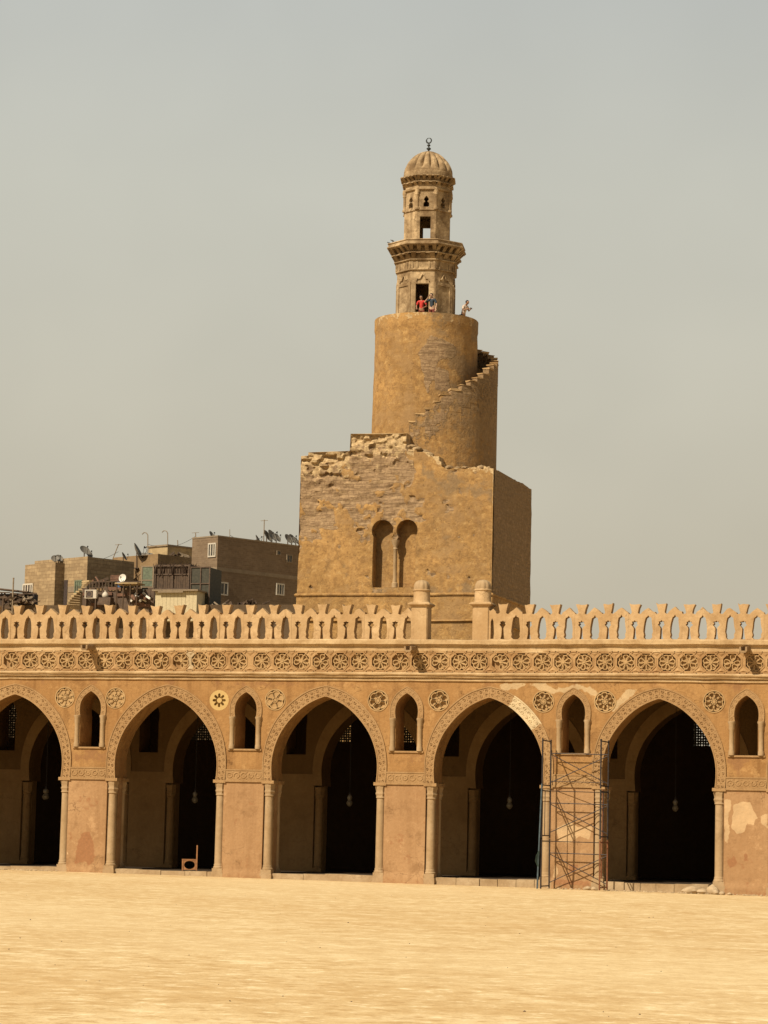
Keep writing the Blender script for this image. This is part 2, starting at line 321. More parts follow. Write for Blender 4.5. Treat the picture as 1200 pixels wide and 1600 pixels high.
def plate(bm, outer, holes=(), y0=0.0, y1=1.0, spacing=None, back=True, M=None, fy=None):
    """a plate in the XZ plane, front at y0, back at y1, with through holes"""
    f_ = lambda p: M @ p if M is not None else p
    v, f = cdt(outer, holes, spacing)
    a = [bm.verts.new(f_(Vector((p[0], y0+(fy(p[0], p[1]) if fy else 0), p[1])))) for p in v]
    for t in f: bm.faces.new([a[i] for i in t])
    if back:
        v2, f2 = cdt(outer, holes); b = [bm.verts.new(f_(Vector((p[0], y1, p[1])))) for p in v2]
        for t in f2: bm.faces.new([b[i] for i in reversed(t)])
    for lp in [outer]+list(holes):
        n = len(lp)
        r0 = [bm.verts.new(f_(Vector((p[0], y0+(fy(p[0], p[1]) if fy else 0), p[1])))) for p in lp]; r1 = [bm.verts.new(f_(Vector((p[0], y1, p[1])))) for p in lp]
        for i in range(n): bm.faces.new((r0[i], r0[(i+1) % n], r1[(i+1) % n], r1[i]))
def fbm(x, y, s=1.0, o=4):
    return noise.fractal(Vector((x*s, y*s, 3.7)), 1.0, 2.0, o)
def soft(P, poly, w=0.25):
    """1 inside the polygon, 0 outside, soft over w"""
    P = np.asarray(P, float); q = np.array(poly, float); ins = inside(P, poly); d = np.full(len(P), 1e9)
    for i in range(len(q)):
        a, b = q[i], q[(i+1) % len(q)]; ab = b-a; L = max((ab**2).sum(), 1e-12); tt = np.clip(((P-a) @ ab)/L, 0, 1)
        d = np.minimum(d, np.hypot(*(P-(a+tt[:, None]*ab)).T))
    return np.clip(0.5+np.where(ins, d, -d)/(2*w), 0, 1)
def setattrs(o, fn):
    """fn(N x 3 coords) -> {name: values}"""
    me = o.data; n = len(me.vertices); co = np.zeros(n*3); me.vertices.foreach_get('co', co); co = co.reshape(n, 3)
    for k, val in fn(co).items():
        a = me.attributes.new(k, 'FLOAT', 'POINT'); a.data.foreach_set('value', np.asarray(val, np.float32))
def spline(pts, k=5):
    P = [Vector(p) for p in pts]; r = []
    for i in range(len(P)-1):
        p0, p1, p2, p3 = P[max(i-1, 0)], P[i], P[i+1], P[min(i+2, len(P)-1)]
        for j in range(k):
            t = j/k; r.append(0.5*((2*p1)+(p2-p0)*t+(2*p0-5*p1+4*p2-p3)*t*t+(3*p1-p0-3*p2+p3)*t**3))
    r.append(P[-1]); return [(p[0], p[1]) for p in r]
def circle(cx, cz, r, n=20, a0=0.0): return [(cx+r*math.cos(a0+2*math.pi*i/n), cz+r*math.sin(a0+2*math.pi*i/n)) for i in range(n)]

# ------------------------------------------------------------------ the ground
def gz(x): return -0.0068*(x+1.5) if -60 < x < 60 else (-0.4 if x > 0 else 0.4)
bm = BM()
xs = [-4000, -1500, -400, -120]+[-60+4*i for i in range(31)]+[120, 400, 1500, 4000]; ys = [-1500, -500, -200, -120]+[-104+3.5*i for i in range(30)]+[20, 80, 300, 1200, 6000]
G = [[bm.verts.new((x, y, gz(x)+(0.05*fbm(x, y, 0.08) if -110 < y < -3 and abs(x) < 60 else 0))) for x in xs] for y in ys]
for j in range(len(ys)-1):
    for i in range(len(xs)-1): bm.faces.new((G[j][i], G[j][i+1], G[j+1][i+1], G[j+1][i]))
tag(obj('courtyard_ground', bm, 'courtyard_dust'), 'wide dusty sand coloured open courtyard', 'ground', kind='structure')
bm = BM()
for i in range(90):
    y = -72+66*random.random()**1.3; x = 32.47+(y+104.3)*math.tan(-0.2853+random.uniform(-0.16, 0.16)); s = random.choice([0.008, 0.010, 0.013, 0.018])
    v0 = len(bm.verts); r_ = bmesh.ops.create_icosphere(bm, subdivisions=1, radius=s)
    for v in r_['verts']: v.co = Vector((v.co.x*random.uniform(.8, 1.5), v.co.y, v.co.z*random.uniform(.5, .9)))+Vector((x, y, gz(x)+0.05*fbm(x, y, 0.08)+0.004))
tag(obj('gravel', bm, 'junk_brown'), 'small dark pebbles scattered over the sandy courtyard', 'gravel', kind='stuff')

# ------------------------------------------------------------------ the mosque arcade
AR = empty('mosque_arcade', (0, 0, 0))
tag(AR, 'long ochre stucco arcade with pointed arches and a carved rosette frieze facing the courtyard', 'building')
BAYS = [-14.47+7*i for i in range(-1, 6)]; PIERS = [-10.97+7*i for i in range(-2, 6)]
X0, X1 = -26.2, 25.3
HALF = spline([(2.25, 4.0), (2.29, 4.5), (2.27, 5.0), (2.14, 5.55), (1.88, 6.12), (1.45, 6.68), (0.96, 7.12), (0.48, 7.40), (0, 7.58)], 4)
OUTH = spline([(2.66, 4.0), (2.70, 4.5), (2.68, 5.1), (2.52, 5.85), (2.16, 6.6), (1.6, 7.25), (1.0, 7.70), (0.5, 7.92), (0, 8.04)], 4)
def arch_line(c, half): return [(c-x, z) for x, z in half]+[(c+x, z) for x, z in reversed(half[:-1])]
WIN = spline([(0.455, 5.36), (0.455, 6.7)], 1)+spline([(0.475, 6.78), (0.485, 7.02), (0.43, 7.3), (0.25, 7.56), (0, 7.74)], 3)
def win_loop(c): return [(c-x, z) for x, z in WIN]+[(c+x, z) for x, z in reversed(WIN[:-1])]
ROS = {-12.17: (7.46, 8, 'eight'), -9.85: (7.44, 8, 'eight'), -5.17: (7.38, 8, 'star'), -2.68: (7.42, 6, 'relief'), 1.79: (7.42, 6, 'six'), 4.39: (7.45, 6, 'six'),
       8.78: (7.43, 8, 'eight'), 11.32: (7.45, 8, 'eight'), 15.73: (7.48, 8, 'eight'), 18.33: (7.48, 8, 'eight'), -19.2: (7.46, 8, 'eight'), -16.85: (7.45, 8, 'eight')}
def facade_outline(z0=4.0, z1=8.26):
    o = [(X0, z0)]
    for c in BAYS: o += arch_line(c, HALF)
    return o+[(X1, z0), (X1, z1), (X0, z1)]
PALE = [[(8.1, 8.2), (8.75, 8.24), (9.2, 7.95), (9.75, 8.0), (10.1, 8.18), (10.7, 8.05), (11.3, 7.55), (10.9, 7.6), (10.4, 7.95), (9.6, 7.8), (8.9, 7.75), (8.5, 7.95)],
        [(6.9, 8.12), (7.8, 8.2), (8.0, 8.05), (7.3, 7.85), (7.0, 7.75)], [(11.6, 7.0), (12.2, 7.5), (12.7, 7.9), (12.3, 7.95), (11.7, 7.4)]]
STAIN = [[(-5, 8.2), (-1.5, 8.2), (-2, 7.85), (-4.4, 7.9)], [(-0.4, 8.2), (1.7, 8.2), (1.4, 7.95), (0, 8.0)], [(-12.2, 4.7), (-9.9, 4.7), (-9.9, 5.2), (-12, 5.15)]]
bm = BM()
plate(bm, facade_outline(), [win_loop(c) for c in PIERS]+[circle(x, z, 0.43, 24) for x, (z, _, _) in ROS.items()], 0.0, 1.3, 0.16)
wall = obj('wall', bm, 'ochre_stucco', AR)
def fac_attr(co):
    P = co[:, [0, 2]]; pale = np.zeros(len(co)); st = np.zeros(len(co))
    for q in PALE: pale = np.maximum(pale, soft(P, q, 0.2))
    for q in STAIN: st = np.maximum(st, soft(P, q, 0.35)*0.75)
    run = np.array([0.5+0.9*fbm(x, 1.0, 1.7, 3) for x in co[:, 0]]); st = np.maximum(st, np.clip((co[:, 2]-7.3)/.95, 0, 1)*run*.62)
    for c in PIERS: st = np.maximum(st, np.where((abs(co[:, 0]-c) < .85) & (co[:, 2] < 5.3), np.clip((co[:, 2]-4.2)/1.0, 0, 1)*run*.7, 0))
    return {'pale': pale, 'stain': st}
setattrs(wall, fac_attr)
# upper courses hidden behind cornice, frieze and ledge
bm = BM(); box(bm, X0, X1, 0.12, 1.3, 8.262, 9.7); obj('wall_core', bm, 'ochre_stucco', AR)

# petals
def petal(bm, cx, cz, a, r0, r1, w, y0, y1, hollow=0.5):
    N = 12; o_ = []
    for i in range(N):
        t = 2*math.pi*i/N; rr = (r0+r1)/2-(r1-r0)/2*math.cos(t); ww = w*math.sin(t)*(0.55+0.45*(rr-r0)/(r1-r0))*1.1
        o_.append((cx+rr*math.cos(a)-ww*math.sin(a), cz+rr*math.sin(a)+ww*math.cos(a)))
    mcx = sum(p[0] for p in o_)/N; mcz = sum(p[1] for p in o_)/N
    A = [bm.verts.new((x, y1, z)) for x, z in o_]; B = [bm.verts.new((x, y0, z)) for x, z in o_]
    for i in range(N): bm.faces.new((A[i], A[(i+1) % N], B[(i+1) % N], B[i]))
    if hollow:
        C_ = [bm.verts.new((mcx+(x-mcx)*0.74, y0, mcz+(z-mcz)*0.70)) for x, z in o_]; D = [bm.verts.new((mcx+(x-mcx)*0.60, y0+(y1-y0)*hollow, mcz+(z-mcz)*0.60)) for x, z in o_]
        for i in range(N): bm.faces.new((B[i], B[(i+1) % N], C_[(i+1) % N], C_[i])); bm.faces.new((C_[i], C_[(i+1) % N], D[(i+1) % N], D[i]))
        bm.faces.new(D)
    else:
        t = bm.verts.new((mcx, y0-(y1-y0)*0.45, mcz))
        for i in range(N): bm.faces.new((B[i], B[(i+1) % N], t))
def ring(bm, lo, li, y0, y1):
    n = len(lo)
    O0 = [bm.verts.new((x, y0, z)) for x, z in lo]; O1 = [bm.verts.new((x, y1, z)) for x, z in lo]; I0 = [bm.verts.new((x, y0, z)) for x, z in li]; I1 = [bm.verts.new((x, y1, z)) for x, z in li]
    for i in range(n):
        j = (i+1) % n
        bm.faces.new((O0[i], O0[j], I0[j], I0[i])); bm.faces.new((O0[i], O1[i], O1[j], O0[j])); bm.faces.new((I0[i], I0[j], I1[j], I1[i]))
def disc(bm, cx, cz, r, y, y2, n=24):
    a = [bm.verts.new((x, y, z)) for x, z in circle(cx, cz, r, n)]; b = [bm.verts.new((x, y2, z)) for x, z in circle(cx, cz, r, n)]
    bm.faces.new(a); bm.faces.new(b)
    for i in range(n): bm.faces.new((a[i], a[(i+1) % n], b[(i+1) % n], b[i]))
for x, (z, n, kind) in ROS.items():
    bm = BM(); mt = 'rosette_stucco'; d = 0.13 if kind != 'relief' else 0.05
    disc(bm, x, z, 0.428, d+0.03, 1.28)
    if kind == 'star':
        mt = 'cream_stucco'; ol = circle(x, z, 0.428, 32); il = [(x+(0.30 if i % 4 < 1 else 0.27 if i % 4 == 1 or i % 4 == 3 else 0.14)*math.cos(2*math.pi*i/32), z+(0.30 if i % 4 < 1 else 0.27 if i % 4 in (1, 3) else 0.14)*math.sin(2*math.pi*i/32)) for i in range(32)]
        ring(bm, ol, il, 0.0, d+0.02); disc(bm, x, z, 0.11, 0.03, d+0.04, 12)
    else:
        a0 = 0.35 if kind != 'eight' else random.uniform(0, 0.5)
        for k in range(n): petal(bm, x, z, a0+2*math.pi*k/n, 0.07, 0.40, 0.155 if n == 8 else 0.19, 0.0 if kind != 'relief' else -0.03, d+0.02, 0.8 if (x > 8 or kind == 'six') else 0.3)
        disc(bm, x, z, 0.065, -0.01, d+0.03, 10); ring(bm, circle(x, z, 0.455, 24), circle(x, z, 0.41, 24), -0.022, 0.02)
    obj('rosette', bm, mt, AR, 50)

# carved bands: a flat moulding with a running scroll in relief
def offset_band(bm, inner, outer, y0, y1):
    n = len(inner)
    I0 = [bm.verts.new((x, y0, z)) for x, z in inner]; I1 = [bm.verts.new((x, y1, z)) for x, z in inner]; O0 = [bm.verts.new((x, y0, z)) for x, z in outer]; O1 = [bm.verts.new((x, y1, z)) for x, z in outer]
    for i in range(n-1):
        bm.faces.new((I0[i], I0[i+1], O0[i+1], O0[i])); bm.faces.new((O0[i], O0[i+1], O1[i+1], O1[i])); bm.faces.new((I0[i], I1[i], I1[i+1], I0[i+1]))
    for i in (0, n-1): bm.faces.new((I0[i], O0[i], O1[i], I1[i]))
def resample(line, n):
    P = np.array(line); s = np.r_[0, np.cumsum(np.hypot(*np.diff(P, axis=0).T))]; t = np.linspace(0, s[-1], n)
    return np.stack([np.interp(t, s, P[:, 0]), np.interp(t, s, P[:, 1])], 1), s[-1]
def scroll(bm, a, b, y, step=0.36, h=0.03, n=9, seed=0):
    """rings and leaves running between lines a and b"""
    rs = random.Random(seed); A, L = resample(a, 2000); B, _ = resample(b, 2000); k = max(1, int(L/step))
    for i in range(k):
        t = int((i+0.5)/k*1999); p, q = A[t], B[t]; c = (p+q)/2; w = np.hypot(*(q-p)); d = (q-p)/w; e_ = np.array([d[1], -d[0]])
        r = w*0.36*rs.uniform(0.85, 1.08); ph = rs.uniform(0, 6); hh = h*rs.uniform(0.7, 1.2)
        def P_(u, v, yy): g = c+d*u+e_*v; return bm.verts.new((g[0], yy, g[1]))
        ringv = [[P_(rr*math.cos(2*math.pi*j/n+ph), rr*1.15*math.sin(2*math.pi*j/n+ph), yy) for j in range(n)] for rr, yy in ((r, y+0.004), (r*0.86, y-hh), (r*0.66, y-hh), (r*0.54, y+0.004))]
        for u, v in zip(ringv, ringv[1:]):
            for j in range(n-(2 if i % 2 else 1)): bm.faces.new((u[j], u[j+1], v[j+1], v[j]))
        for (u0, v0, s_) in ((0, 0, 0.34), (-r*0.95, step*0.5, 0.4), (r*0.95, step*0.5, 0.4)):
            top = P_(u0+rs.uniform(-.2, .2)*r, v0, y-hh*1.1); rim = [P_(u0+r*s_*math.cos(2*math.pi*j/5+ph), v0+r*s_*math.sin(2*math.pi*j/5+ph), y+0.004) for j in range(5)]
            for j in range(5): bm.faces.new((rim[j], rim[(j+1) % 5], top))
FRESH = {6.53: (0.60, 0.74), -0.48: (0.80, 0.89), 13.53: None}
for bi, c in enumerate(BAYS):
    bm = BM(); il = arch_line(c, HALF); ol = arch_line(c, OUTH); il, _ = resample(il, 90); ol, _ = resample(ol, 90)
    offset_band(bm, il, ol, -0.03, 0.005); mid = lambda k: il+(ol-il)*k
    for ka, kb in ((0.0, 0.10), (0.90, 1.0)): offset_band(bm, mid(ka), mid(kb), -0.055, -0.028)
    scroll(bm, mid(0.12), mid(0.5), -0.03, 0.235, 0.026, 7, seed=bi); scroll(bm, mid(0.5), mid(0.88), -0.03, 0.25, 0.026, 7, seed=bi+40)
    o = obj('arch_band', bm, 'carved_stucco', AR)
    fr = FRESH.get(round(c, 2))
    if fr:
        def at_(co, fr=fr, c=c):
            P = co[:, [0, 2]]; ii = np.argmin(((P[:, None, :]-il[None])**2).sum(2), 1)/89.0; v = np.clip(0.5+np.minimum(ii-fr[0], fr[1]-ii)*25, 0, 1); return {'pale': v*1.2}
        setattrs(o, at_)

# piers with corner columns
def pier_poly(xc, y0=0.0):
    q = [(-.88, 0), (.88, 0), (.88, .40), (1.22, .40), (1.22, .90), (.88, .90), (.88, 1.30), (-.88, 1.30), (-.88, .90), (-1.22, .90), (-1.22, .40), (-.88, .40)]
    return [(xc+x, y0+y) for x, y in q]
PIER_PALE = {10.03: [[(9.35, 2.35), (9.5, 1.85), (9.95, 1.75), (10.35, 2.05), (10.75, 1.9), (10.85, 2.45), (10.3, 2.4), (9.95, 2.6), (9.6, 2.45)], [(9.28, .3), (9.36, .9), (9.5, .6), (9.4, .4)]],
             17.03: [[(16.55, 3.42), (16.95, 3.55), (17.2, 3.5), (17.45, 2.95), (17.35, 2.6), (17.1, 2.7), (16.95, 2.35), (16.7, 2.25), (16.45, 2.5), (16.5, 3.0)], [(16.17, 3.6), (16.45, 3.62), (16.4, 3.2), (16.32, 2.9), (16.38, 2.4), (16.3, 1.9), (16.18, 2.0)], [(17.6, 3.0), (17.9, 3.1), (17.9, 2.5), (17.65, 2.7)]],
             -10.97: [[(-11.84, 0.95), (-11.84, 0.8), (-11.7, 0.83)]]}
PIER_STAIN = {-10.97: [[(-11.45, .38), (-11.35, 1.2), (-11.15, 1.7), (-10.85, 1.78), (-10.62, 1.3), (-10.6, .55), (-10.8, .35), (-10.95, .55), (-11.2, .5)]],
              10.03: [[(9.3, .1), (10.8, .1), (10.8, .25), (9.3, .3)], [(9.9, .9), (10.3, .9), (10.2, .6), (9.95, .6)]], 17.03: [[(16.4, .9), (16.7, 1.1), (16.6, 1.4), (16.3, 1.2)], [(16.95, 1.2), (17.1, 1.25), (17.05, 1.5), (16.95, 1.45)]],
              3.03: [[(2.2, -.1), (3.9, -.1), (3.9, .75), (2.2, .72)]]}
def column(parent, x, y, z0=-0.1, mat='column_stone'):
    bm = BM(); lathe(bm, [(0.19, 0.55), (0.185, 2.0), (0.178, 3.42)], 18, (x, y, 0), cap=False); s = obj('column', bm, mat, parent)
    bm = BM(); lathe(bm, [(0.19, 3.40), (0.215, 3.43), (0.205, 3.47), (0.20, 3.52), (0.235, 3.6), (0.205, 3.68), (0.225, 3.78), (0.25, 3.86), (0.25, 3.93)], 12, (x, y, 0), lambda a, z: 1+0.06*math.cos(6*a) if 3.5 < z < 3.9 else 1); obj('capital', bm, mat, s)
    bm = BM(); box(bm, x-.25, x+.25, y-.25, y+.25, z0-.25, 0.22); box(bm, x-.225, x+.225, y-.225, y+.225, 0.22, 0.38); lathe(bm, [(0.235, 0.38), (0.24, 0.43), (0.205, 0.47), (0.21, 0.53), (0.19, 0.58)], 16, (x, y, 0)); obj('base', bm, mat, s)
for i, xp in enumerate(PIERS):
    bm = BM(); pl = pier_poly(xp); lo = [bm.verts.new((x, y, -0.5)) for x, y in pl]; hi = [bm.verts.new((x, y, 3.999)) for x, y in pl]; n = len(pl)
    for k in range(n):
        if k == 0: continue
        bm.faces.new((lo[k], lo[(k+1) % n], hi[(k+1) % n], hi[k]))
    bm.faces.new(hi)
    v, f = cdt([(xp-.88, -.5), (xp+.88, -.5), (xp+.88, 3.999), (xp-.88, 3.999)], (), 0.09)
    bot = 0.32+0.1*random.random()
    def fy(x, z): return -0.05*max(0, min(1, (bot+0.06*fbm(x, i*3.0, 1.2)-z)*5))+0.008*fbm(x, z, 1.1)
    a = [bm.verts.new((p[0], fy(p[0], p[1]) if abs(p[0]-xp) < .879 else 0, p[1])) for p in v]
    for t in f: bm.faces.new([a[q] for q in t])
    o = obj('pier', bm, 'pier_plaster', AR)
    def pat(co, xp=xp):
        P = co[:, [0, 2]]; pa = np.zeros(len(co)); st = np.zeros(len(co))
        for q in PIER_PALE.get(xp, []): pa = np.maximum(pa, soft(P, q, 0.10))
        for q in PIER_STAIN.get(xp, []): st = np.maximum(st, soft(P, q, 0.1)*1.1)
        st = np.maximum(st, np.clip(1-co[:, 2]/.7, 0, 1)*.42); nz = np.array([fbm(x, z, 1.4) for x, z in P]); st = np.maximum(st, .42*np.clip(nz*2.2, 0, 1)*(co[:, 1] < .05))
        return {'pale': pa, 'stain': st}
    xp = round(xp, 2); setattrs(o, pat)
    # impost band
    bm = BM(); z0, z1 = 4.0, 4.5
    box(bm, xp-.80, xp+.80, -0.035, 0.003, z0, z1); box(bm, xp-.83, xp+.83, -0.06, 0.003, z0-.02, z0+.055); box(bm, xp-.80, xp+.80, -0.055, -0.03, z1-.05, z1+.002)
    scroll(bm, [(xp-.78, z0+.07), (xp+.78, z0+.07)], [(xp-.78, z1-.06), (xp+.78, z1-.06)], -0.035, 0.27, 0.022, seed=50+i); obj('impost_band', bm, 'carved_stucco', AR)
    # column corner abaci
    for s in (-1, 1):
        for yy in (0.2, 1.1):
            column(AR, xp+s*1.07, yy)
            bm = BM(); box(bm, xp+s*1.07-.27, xp+s*1.07+.27, yy-.27, yy+.24, 3.93, 4.06); obj('abacus', bm, 'carved_stucco', AR)
# window surrounds
for c in PIERS:
    bm = BM(); il = [(c-x, z) for x, z in WIN if z >= 6.68]+[(c+x, z) for x, z in reversed(WIN[:-1]) if z >= 6.68]
    oh = spline([(0.70, 6.70), (0.72, 7.0), (0.66, 7.35), (0.42, 7.74), (0, 8.02)], 4); ol = [(c-x, z) for x, z in oh]+[(c+x, z) for x, z in reversed(oh[:-1])]
    il, _ = resample(il, 40); ol, _ = resample(ol, 40); offset_band(bm, il, ol, -0.03, 0.004)
    offset_band(bm, il+(ol-il)*0.86, ol, -0.05, -0.028); scroll(bm, il+(ol-il)*.1, il+(ol-il)*.85, -0.03, 0.2, 0.013, 7, seed=int(c))
    fr = obj('window_surround', bm, 'carved_stucco', AR)
    bm = BM(); box(bm, c-.74, c+.74, -0.06, 0.003, 5.29, 5.36); obj('window_sill', bm, 'carved_stucco', fr)
    for s in (-1, 1):
        bm = BM(); lathe(bm, [(0.125, 5.36), (0.125, 5.5), (0.10, 5.56), (0.098, 6.35), (0.12, 6.40), (0.12, 6.58), (0.15, 6.64), (0.15, 6.70)], 12, (c+s*.585, -0.02, 0)); obj('colonnette', bm, 'column_stone', fr)

# cornice, frieze and ledge as long swept mouldings with worn edges
def sweep(name, prof, mat, x0=X0, x1=X1, step=0.25, jit=0.012, parent=None, amp=0.02):
    bm = BM(); n = int((x1-x0)/step)+1; rings = []
    for i in range(n+1):
        x = x0+(x1-x0)*i/n; w = amp*fbm(x, 1.0, 0.12, 2)
        rings.append([bm.verts.new((x, y+(jit*fbm(x*1.7, k*5.1, 1.0, 3) if 0 < k < len(prof)-1 else 0), z+w+(jit*fbm(x*1.7, k*9.7+3, 1.0, 3) if 0 < k < len(prof)-1 else 0))) for k, (y, z) in enumerate(prof)])
    for a, b in zip(rings, rings[1:]):
        for k in range(len(prof)-1): bm.faces.new((a[k], b[k], b[k+1], a[k+1]))
    bm.faces.new(rings[0]); bm.faces.new(rings[-1])
    return obj(name, bm, mat, parent or AR, 30)
sweep('cornice', [(0.12, 8.20), (-0.02, 8.215), (-0.06, 8.24), (-0.065, 8.30), (-0.03, 8.315), (-0.03, 8.345), (-0.12, 8.36), (-0.15, 8.40), (-0.14, 8.45), (-0.20, 8.47), (-0.22, 8.52), (-0.17, 8.555), (-0.055, 8.60), (0.12, 8.62)], 'ledge_plaster')
sweep('ledge', [(0.12, 9.42), (-0.085, 9.425), (-0.09, 9.66), (-0.17, 9.69), (-0.185, 9.73), (-0.24, 9.745), (-0.25, 9.90), (-0.20, 9.935), (0.5, 9.95), (0.5, 9.5)], 'ledge_plaster', jit=0.016)
FX = [-14.7, -13.82, -12.98, -12.11, -11.24, -10.36, -9.52, -8.66, -7.81, -6.91, -6.08, -5.25, -4.34, -3.31, -2.41, -1.57, -.71, .13, .97, 1.87, 2.73, 3.57, 4.42, 5.26, 6.09, 6.98, 7.85, 8.73, 9.58, 10.45, 11.31, 12.16, 12.99, 13.84, 14.72, 15.6, 16.45, 17.35]
FX = [FX[0]-.865*k for k in range(13, 0, -1)]+FX+[FX[-1]+.865*k for k in range(1, 9)]
bm = BM(); F0 = -0.06; ZC = 9.03
plate(bm, [(X0, 8.56), (X1, 8.56), (X1, 9.44), (X0, 9.44)], [circle(x, ZC, 0.375, 8, math.pi/8) for x in FX], F0, 0.10, 0.22, back=False)
for i, x in enumerate(FX):
    lo = circle(x, ZC, 0.435, 8, math.pi/8); li = circle(x, ZC, 0.385, 8, math.pi/8); ring(bm, lo, li, F0-0.022, F0+0.003)
    if i+1 < len(FX):
        xm = (x+FX[i+1])/2; g = (FX[i+1]-x)/2
        for s in (-1, 1):
            zc = ZC+s*0.30; tri = [(xm-g*0.42, zc+s*0.08), (xm+g*0.42, zc+s*0.08), (xm, zc-s*0.09)]
            A = [bm.verts.new((px_, F0+0.004, pz_)) for px_, pz_ in tri]; tp = bm.verts.new((xm, F0-0.045, zc+s*0.03))
            for k in range(3): bm.faces.new((A[k], A[(k+1) % 3], tp))
            for sx in (-1, 1):
                M = Matrix.Translation((xm+sx*g*0.45, F0-0.01, ZC+s*0.36)) @ Matrix.Rotation(sx*s*R(45), 4, 'Y'); box(bm, -0.12, 0.12, -0.02, 0.014, -0.018, 0.018, M)
for s in (-1, 1): box(bm, X0, X1, F0-0.03, F0+0.003, ZC+s*0.425-.018, ZC+s*0.425+.018)
FR = obj('frieze', bm, 'frieze_stucco', AR)
base_ros = []
for v in range(10):
    bm = BM(); a0 = (0.2, 0.0, 0.3, 0.39)[v % 4]; gone = random.sample(range(8), (0, 0, 1, 0, 2, 0, 0, 1, 0, 3)[v])
    for k in range(8):
        if k in gone: continue
        petal(bm, 0, 0, a0+2*math.pi*k/8+random.uniform(-.05, .05), 0.055, 0.355*random.uniform(.9, 1.03), 0.14*random.uniform(.9, 1.05), random.uniform(-.005, .02), 0.115, 0.85)
    disc(bm, 0, 0, random.uniform(.05, .07), -0.012, 0.12, 10); me_o = obj('rosette', bm, 'rosette_stucco', FR, 50); base_ros.append(me_o)
order = [random.randrange(10) for _ in FX]
for i, x in enumerate(FX):
    if i < 10: o = base_ros[i]
    else: o = base_ros[order[i]].copy(); COL.objects.link(o)
    o.parent = FR; o.location = (x, F0+0.015+random.uniform(-.008, .012), ZC+random.uniform(-.012, .012)); o.rotation_euler = (0, random.uniform(-.35, .35), 0); k_ = random.uniform(.94, 1.02); o.scale = (k_, 1, k_)
setattrs(FR, lambda co: {'pale': np.clip(1.1-np.abs(co[:, 0]+6.48)/(.10+.25*np.clip((co[:, 2]-9.0)/.4, 0, 1)), 0, 1), 'stain': .55*np.clip((8.75-co[:, 2])/.2, 0, 1)+.35*np.array([max(0, fbm(x, 4.0, .5)) for x in co[:, 0]])})
bm = BM(); box(bm, X0, X1, 0.085, 0.118, 8.6, 9.43); obj('frieze_backing', bm, 'frieze_stucco', FR)

# stone spouts
for (px, py) in ((131, 1009), (637, 1011), (1161, 1012)):
    p = at(px, py, -0.95); bm = BM(); M = Matrix.Translation((p.x, 0, p.z)) @ Matrix.Rotation(R(4), 4, 'X')
    prof = [(-.15, .10), (-.16, -.04), (-.09, -.13), (.09, -.13), (.16, -.04), (.15, .10), (.09, .11), (.075, -.05), (-.075, -.05), (-.09, .11)]
    r0 = [bm.verts.new(M @ Vector((x, -0.95+0.03*random.random(), z))) for x, z in prof]; r1 = [bm.verts.new(M @ Vector((x, 0.1, z))) for x, z in prof]
    for k in range(len(prof)): bm.faces.new((r0[k], r0[(k+1) % 10], r1[(k+1) % 10], r1[k]))
    for q in ((0, 1, 8, 9), (1, 2, 3, 4, 7, 8), (4, 5, 6, 7)): bm.faces.new([r0[k] for k in q])
    obj('waterspout', bm, 'spout_stone', AR, 25)

# interior: second row, back wall with pierced windows, floor, roof, thresholds
Y2, YB = 6.9, 13.6
bm = BM(); o2 = [(X0, 4.0)]
for c in BAYS: o2 += arch_line(c, HALF)
o2 += [(X1, 4.0), (X1, 9.3), (X0, 9.3)]
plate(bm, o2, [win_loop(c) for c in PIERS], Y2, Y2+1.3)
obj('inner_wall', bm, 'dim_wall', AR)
for i, xp in enumerate(PIERS):
    bm = BM(); pl = pier_poly(xp, Y2); lo = [bm.verts.new((x, y, -0.3)) for x, y in pl]; hi = [bm.verts.new((x, y, 3.999)) for x, y in pl]
    for k in range(12): bm.faces.new((lo[k], lo[(k+1) % 12], hi[(k+1) % 12], hi[k]))
    box(bm, xp-.85, xp+.85, Y2-.045, Y2+.003, 3.98, 4.5)
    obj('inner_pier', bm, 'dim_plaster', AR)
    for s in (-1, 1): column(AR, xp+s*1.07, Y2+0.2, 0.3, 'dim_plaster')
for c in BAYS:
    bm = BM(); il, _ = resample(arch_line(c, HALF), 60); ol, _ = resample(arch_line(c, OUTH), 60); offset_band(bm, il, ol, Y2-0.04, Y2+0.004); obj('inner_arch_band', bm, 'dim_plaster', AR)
GR = [-21.0, -10.75, -4.25, -0.6, 13.35]
def gwin(c): h = [(0.75, 6.15), (0.75, 7.2)]+spline([(0.74, 7.25), (0.66, 7.6), (0.4, 7.95), (0, 8.15)], 3); return [(c-x, z) for x, z in h]+[(c+x, z) for x, z in reversed(h[:-1])]
bm = BM(); plate(bm, [(X0, -.3), (X1, -.3), (X1, 9.3), (X0, 9.3)], [gwin(c) for c in GR], YB, YB+0.9); obj('back_wall', bm, 'shade_plaster', AR)
gm = None
for c in GR:
    bm = BM(); holes = []
    for i in range(-6, 7):
        for j in range(0, 17):
            x = i*0.115; z = 6.22+j*0.115; big = (i % 3 == 0 and j % 3 == 0); rr = 0.052 if big else 0.036 if (i+j) % 2 == 0 else 0.026
            h = [(x+rr*(1.0 if k % 2 == 0 else 0.62)*math.cos(2*math.pi*k/8), z+rr*(1.0 if k % 2 == 0 else 0.62)*math.sin(2*math.pi*k/8)) for k in range(8)]
            if all(inside(np.array(h), gwin(0))) and abs(x) < 0.70: holes.append(h)
    if gm is None:
        plate(bm, gwin(0), holes, 0, 0.06); go = obj('window_grille', bm, 'grille_plaster', AR)
        gm = go.data
    else: bm.free(); go = bpy.data.objects.new('window_grille', gm); COL.objects.link(go); go.parent = AR
    go.location = (c, YB+0.05, 0)
